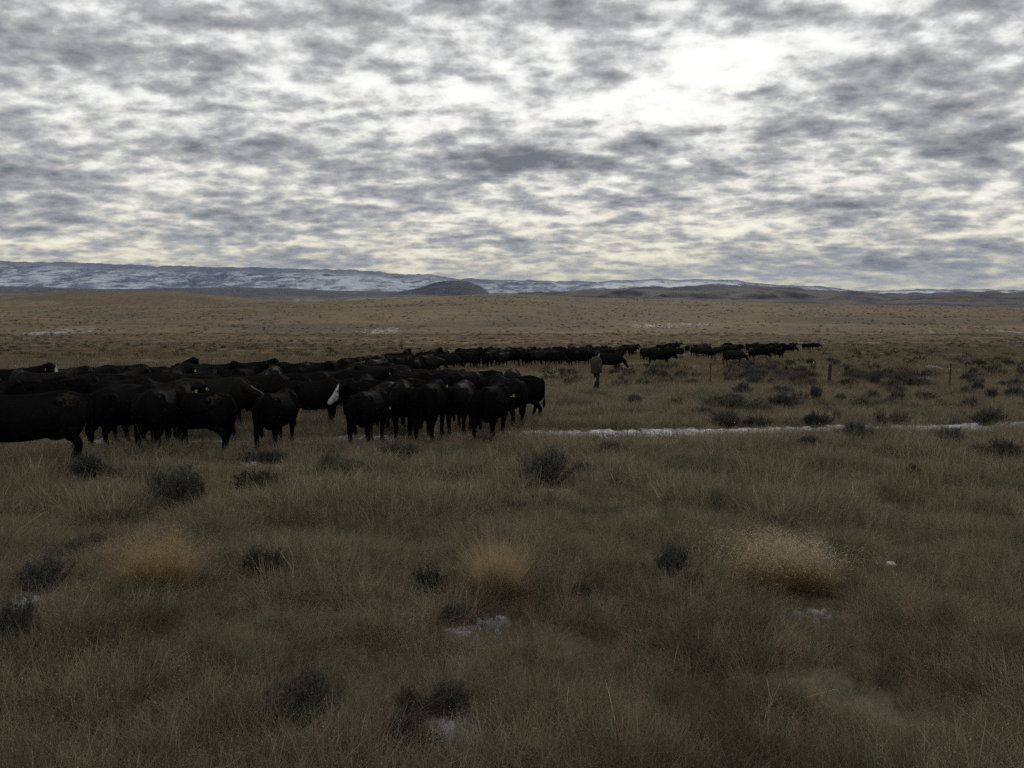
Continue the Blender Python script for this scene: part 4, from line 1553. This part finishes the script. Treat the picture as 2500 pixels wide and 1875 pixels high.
def steel_post(px, py, h_px, mat, label, tilt):
    x, y, z = ground_hit(px, py)
    h = h_px * y / FPX + .05
    root = bpy.data.objects.new('steel_post', None)
    C.objects.link(root)
    root.location = (x, y, z - .05)
    root.rotation_euler = (0, math.radians(tilt), .3)
    root['label'] = label
    root['category'] = 'fence post'
    bm = bmesh.new()                     # T section with studs
    for (sx, sy, ox, oy) in ((.058, .009, 0, 0), (.009, .048, 0, .028)):
        bmesh.ops.create_cube(bm, size=1, matrix=Matrix.Translation((ox, oy, h / 2)) @ Matrix.Diagonal((sx, sy, h, 1)))
    for k in range(int(h / .055)):
        bmesh.ops.create_cube(bm, size=1, matrix=Matrix.Translation((0, -.009, .08 + k * .055)) @ Matrix.Diagonal((.014, .010, .018, 1)))
    me = bpy.data.meshes.new('stud_rail')
    bm.to_mesh(me); bm.free(); me.materials.append(mat)
    link('shaft', me, root)


steel_post(1733, 947, 62, M_RED, 'thin faded red steel fence post left of the wooden post', 1.5)
steel_post(2318, 950, 63, M_STEEL, 'thin dark steel fence post farthest right of the three posts', 1.0)


def wood_post(px, py, h_px):
    x, y, z = ground_hit(px, py)
    h = h_px * y / FPX + .08
    bm = bmesh.new()
    rings = []
    r = random.Random(4)
    ph = [r.uniform(.9, 1.1) for _ in range(14)]
    for k in range(9):
        t = k / 8
        rings.append([(.088 * ph[i] * (1 - .08 * t) * math.cos(2 * PI * i / 14) + .012 * t, .088 * ph[i] * (1 - .08 * t) * math.sin(2 * PI * i / 14), h * t + (.015 * math.sin(i) if k == 8 else 0)) for i in range(14)])
    loft(bm, rings)
    bmesh.ops.recalc_face_normals(bm, faces=bm.faces)
    me = bpy.data.meshes.new('wooden_post'); bm.to_mesh(me); bm.free(); me.materials.append(M_POST)
    o = link('wooden_post', me, label='thick weathered round wooden fence post between the two steel posts', category='fence post')
    o.location = (x, y, z - .08)
    o.rotation_euler = (math.radians(-1), math.radians(2.5), 0)


wood_post(2023, 946, 58)

# ------------------------------------------------------------------ small stones
M_STONE = mat_simple('pale_stone', (.30, .29, .26), (.50, .48, .44), 20, .8, .3, .5, .01)
for (px, py, s, lab) in ((2172, 1408, .052, 'pale rounded stone in the grass right of the pale tussock'),
                         (704, 1362, .040, 'small white stone in the grass above the dark green sagebrush')):
    x, y, z = ground_hit(px, py)
    bm = bmesh.new()
    bmesh.ops.create_icosphere(bm, subdivisions=3, radius=1)
    for v in bm.verts:
        n = 1 + .16 * math.sin(3.1 * v.co.x + 1.7 * v.co.y) + .1 * math.sin(5.3 * v.co.z + 2 * v.co.x)
        v.co = Vector((v.co.x * s * n, v.co.y * s * .8 * n, v.co.z * s * .62 * n))
    me = bpy.data.meshes.new('stone'); bm.to_mesh(me); bm.free(); me.materials.append(M_STONE)
    me.polygons.foreach_set('use_smooth', np.ones(len(me.polygons), bool))
    o = link('stone', me, label=lab, category='stone')
    o.location = (x, y, z + .13)


# ------------------------------------------------------------------ the person walking beside the far line
def build_person():
    x, y, z = ground_hit(1456, 957)
    M_SKIN = mat_simple('skin', (.30, .19, .14), (.40, .26, .20), 10, .6, .3)
    M_JKT = mat_simple('brown_canvas', (.030, .022, .015), (.052, .039, .027), 14, .9, .15, .6, .02)
    M_PNT = mat_simple('dark_denim', (.009, .0095, .012), (.020, .021, .025), 20, .9, .15, .5, .01)
    M_BOOT = mat_simple('brown_leather', (.035, .022, .014), (.070, .045, .028), 14, .6, .3)
    M_CAP = mat_simple('black_cap', (.008, .008, .010), (.018, .018, .02), 14, .8, .2)
    # local axes: +x is the walking direction, y to the left hand side
    bm = bmesh.new()
    ell(bm, (.055, 0, 1.625), (.088, .072, .115))                 # skull
    ell(bm, (.085, 0, 1.575), (.07, .055, .075))                  # jaw
    ell(bm, (.148, 0, 1.59), (.022, .013, .025))                  # nose
    for s in (-1, 1):
        ell(bm, (.045, s * .076, 1.60), (.022, .012, .032))       # ears
        ell(bm, (.122, s * .03, 1.635), (.02, .022, .012))        # brow
    ell(bm, (.135, 0, 1.548), (.014, .024, .008))                 # lips
    chain(bm, [(0, 0, 1.40, .065), (.03, 0, 1.52, .056)])
    chain(bm, [(0, .0, 1.38, .11), (-.01, 0, 1.15, .14), (0, 0, .95, .14)])
    hands = []
    for s, sw in ((1, .10), (-1, -.06)):                          # arms, slightly bent
        sh, el_, wr = (-.01, s * .19, 1.38), (-.05 + sw * .3, s * .245, 1.10), (.05 + sw, s * .235, .87)
        chain(bm, [(*sh, .06), (*el_, .045), (*wr, .028)])
        w = Vector(wr)
        chain(bm, [(*wr, .026), (*(w + Vector((.012, 0, -.05))), .030), (*(w + Vector((.02, 0, -.085))), .028)])
        for f in range(4):                                        # four fingers, each bent a little more
            o = w + Vector((.028 - f * .017, 0, -.095))
            L = (.036, .042, .039, .030)[f]
            a = o + Vector((.006, -s * .004, -L))
            b = a + Vector((.012, -s * .016, -L * .7))
            chain(bm, [(*o, .0095), (*a, .0085), (*b, .0072)])
        t0 = w + Vector((.030, -s * .008, -.045))
        chain(bm, [(*t0, .012), (*(t0 + Vector((.026, -s * .012, -.026))), .010), (*(t0 + Vector((.032, -s * .016, -.055))), .008)])
    for s, st in ((1, .16), (-1, -.20)):
        chain(bm, [(0, s * .09, .92, .10), (st * .55 + .03, s * .095, .50, .065), (st, s * .09, .12, .045)])
    body = fuse(bm, 'person', .010, M_SKIN, 2)
    root = link('person', body, label='person in a bulky brown jacket and dark cap walking right beside the far cattle', category='person')
    # jacket
    bm = bmesh.new()
    rings = []
    for (zz, rx, ry, cx) in ((.80, .165, .215, -.01), (.86, .185, .24, -.01), (1.0, .185, .235, -.01), (1.15, .19, .24, -.02), (1.30, .18, .25, -.025), (1.40, .145, .23, -.02), (1.455, .10, .13, 0), (1.49, .085, .085, .012)):
        rings.append([(cx + rx * 1.28 * math.cos(a), 1.05 * ry * math.sin(a), zz) for a in [2 * PI * i / 20 for i in range(20)]])
    loft(bm, rings)
    for s, sw in ((1, .10), (-1, -.06)):
        chain(bm, [(-.01, s * .195, 1.37, .088), (-.05 + sw * .3, s * .262, 1.10, .074), (.045 + sw * .93, s * .245, .885, .052)])
    chain(bm, [(-.06, 0, 1.46, .07), (-.02, 0, 1.48, .075)])
    jk = fuse(bm, 'jacket', .016, M_JKT, 3)
    link('jacket', jk, root)
    # trousers
    bm = bmesh.new()
    ell(bm, (0, 0, .90), (.155, .195, .13))
    for s, st in ((1, .16), (-1, -.20)):
        kb = .05 if s < 0 else .04
        chain(bm, [(0, s * .092, .86, .115), (st * .55 + kb, s * .098, .50, .082), (st, s * .092, .13, .066)])
    link('trousers', fuse(bm, 'trousers', .014, M_PNT, 3), root)
    for s, st in ((1, .16), (-1, -.20)):
        bm = bmesh.new()
        chain(bm, [(st, s * .092, .17, .066), (st, s * .092, .06, .062)])
        cap(bm, (st - .03, s * .092, .045), (st + .17, s * .10, .038), .045, .040)
        link('boot', fuse(bm, 'boot', .010, M_BOOT, 2), root)
    # cap with peak, hair below
    bm = bmesh.new()
    ell(bm, (.045, 0, 1.675), (.102, .086, .085))
    ell(bm, (.15, 0, 1.668), (.075, .062, .012), (0, .12, 0))
    link('cap', fuse(bm, 'cap', .008, M_CAP, 2), root)
    bm = bmesh.new()
    ell(bm, (.015, 0, 1.61), (.078, .078, .075))
    link('hair', fuse(bm, 'hair', .010, M_CAP, 1), root)
    root.location = (x, y, z - .01)
    root.rotation_euler = (0, 0, math.radians(35))
    root.scale = (1.05, 1.05, 1.05)


build_person()

# ------------------------------------------------------------------ the air
def build_haze():
    m, nt, out = new_mat('blue_air')
    v = nt.n.new('ShaderNodeVolumePrincipled')
    v.inputs['Color'].default_value = (.58, .70, .92, 1)
    v.inputs['Density'].default_value = HAZE_DENSITY
    v.inputs['Anisotropy'].default_value = 0.0
    nt.l.new(v.outputs[0], out.inputs['Volume'])
    me = box_mesh('haze', 1, 1, 1, m, 0.0) if False else None
    bm = bmesh.new()
    bmesh.ops.create_cube(bm, size=1)
    zlo, zhi = -82.5, 800.0
    bmesh.ops.transform(bm, verts=bm.verts, matrix=Matrix.Translation((0, 2000, (zlo + zhi) / 2)) @ Matrix.Diagonal((62000, 66000, zhi - zlo, 1)))
    me = bpy.data.meshes.new('haze')
    bm.to_mesh(me); bm.free()
    me.materials.append(m)
    link('haze', me, kind='stuff', category='haze', label='thin blue air over the whole plain')


HAZE_DENSITY = 1.5e-5
build_haze()
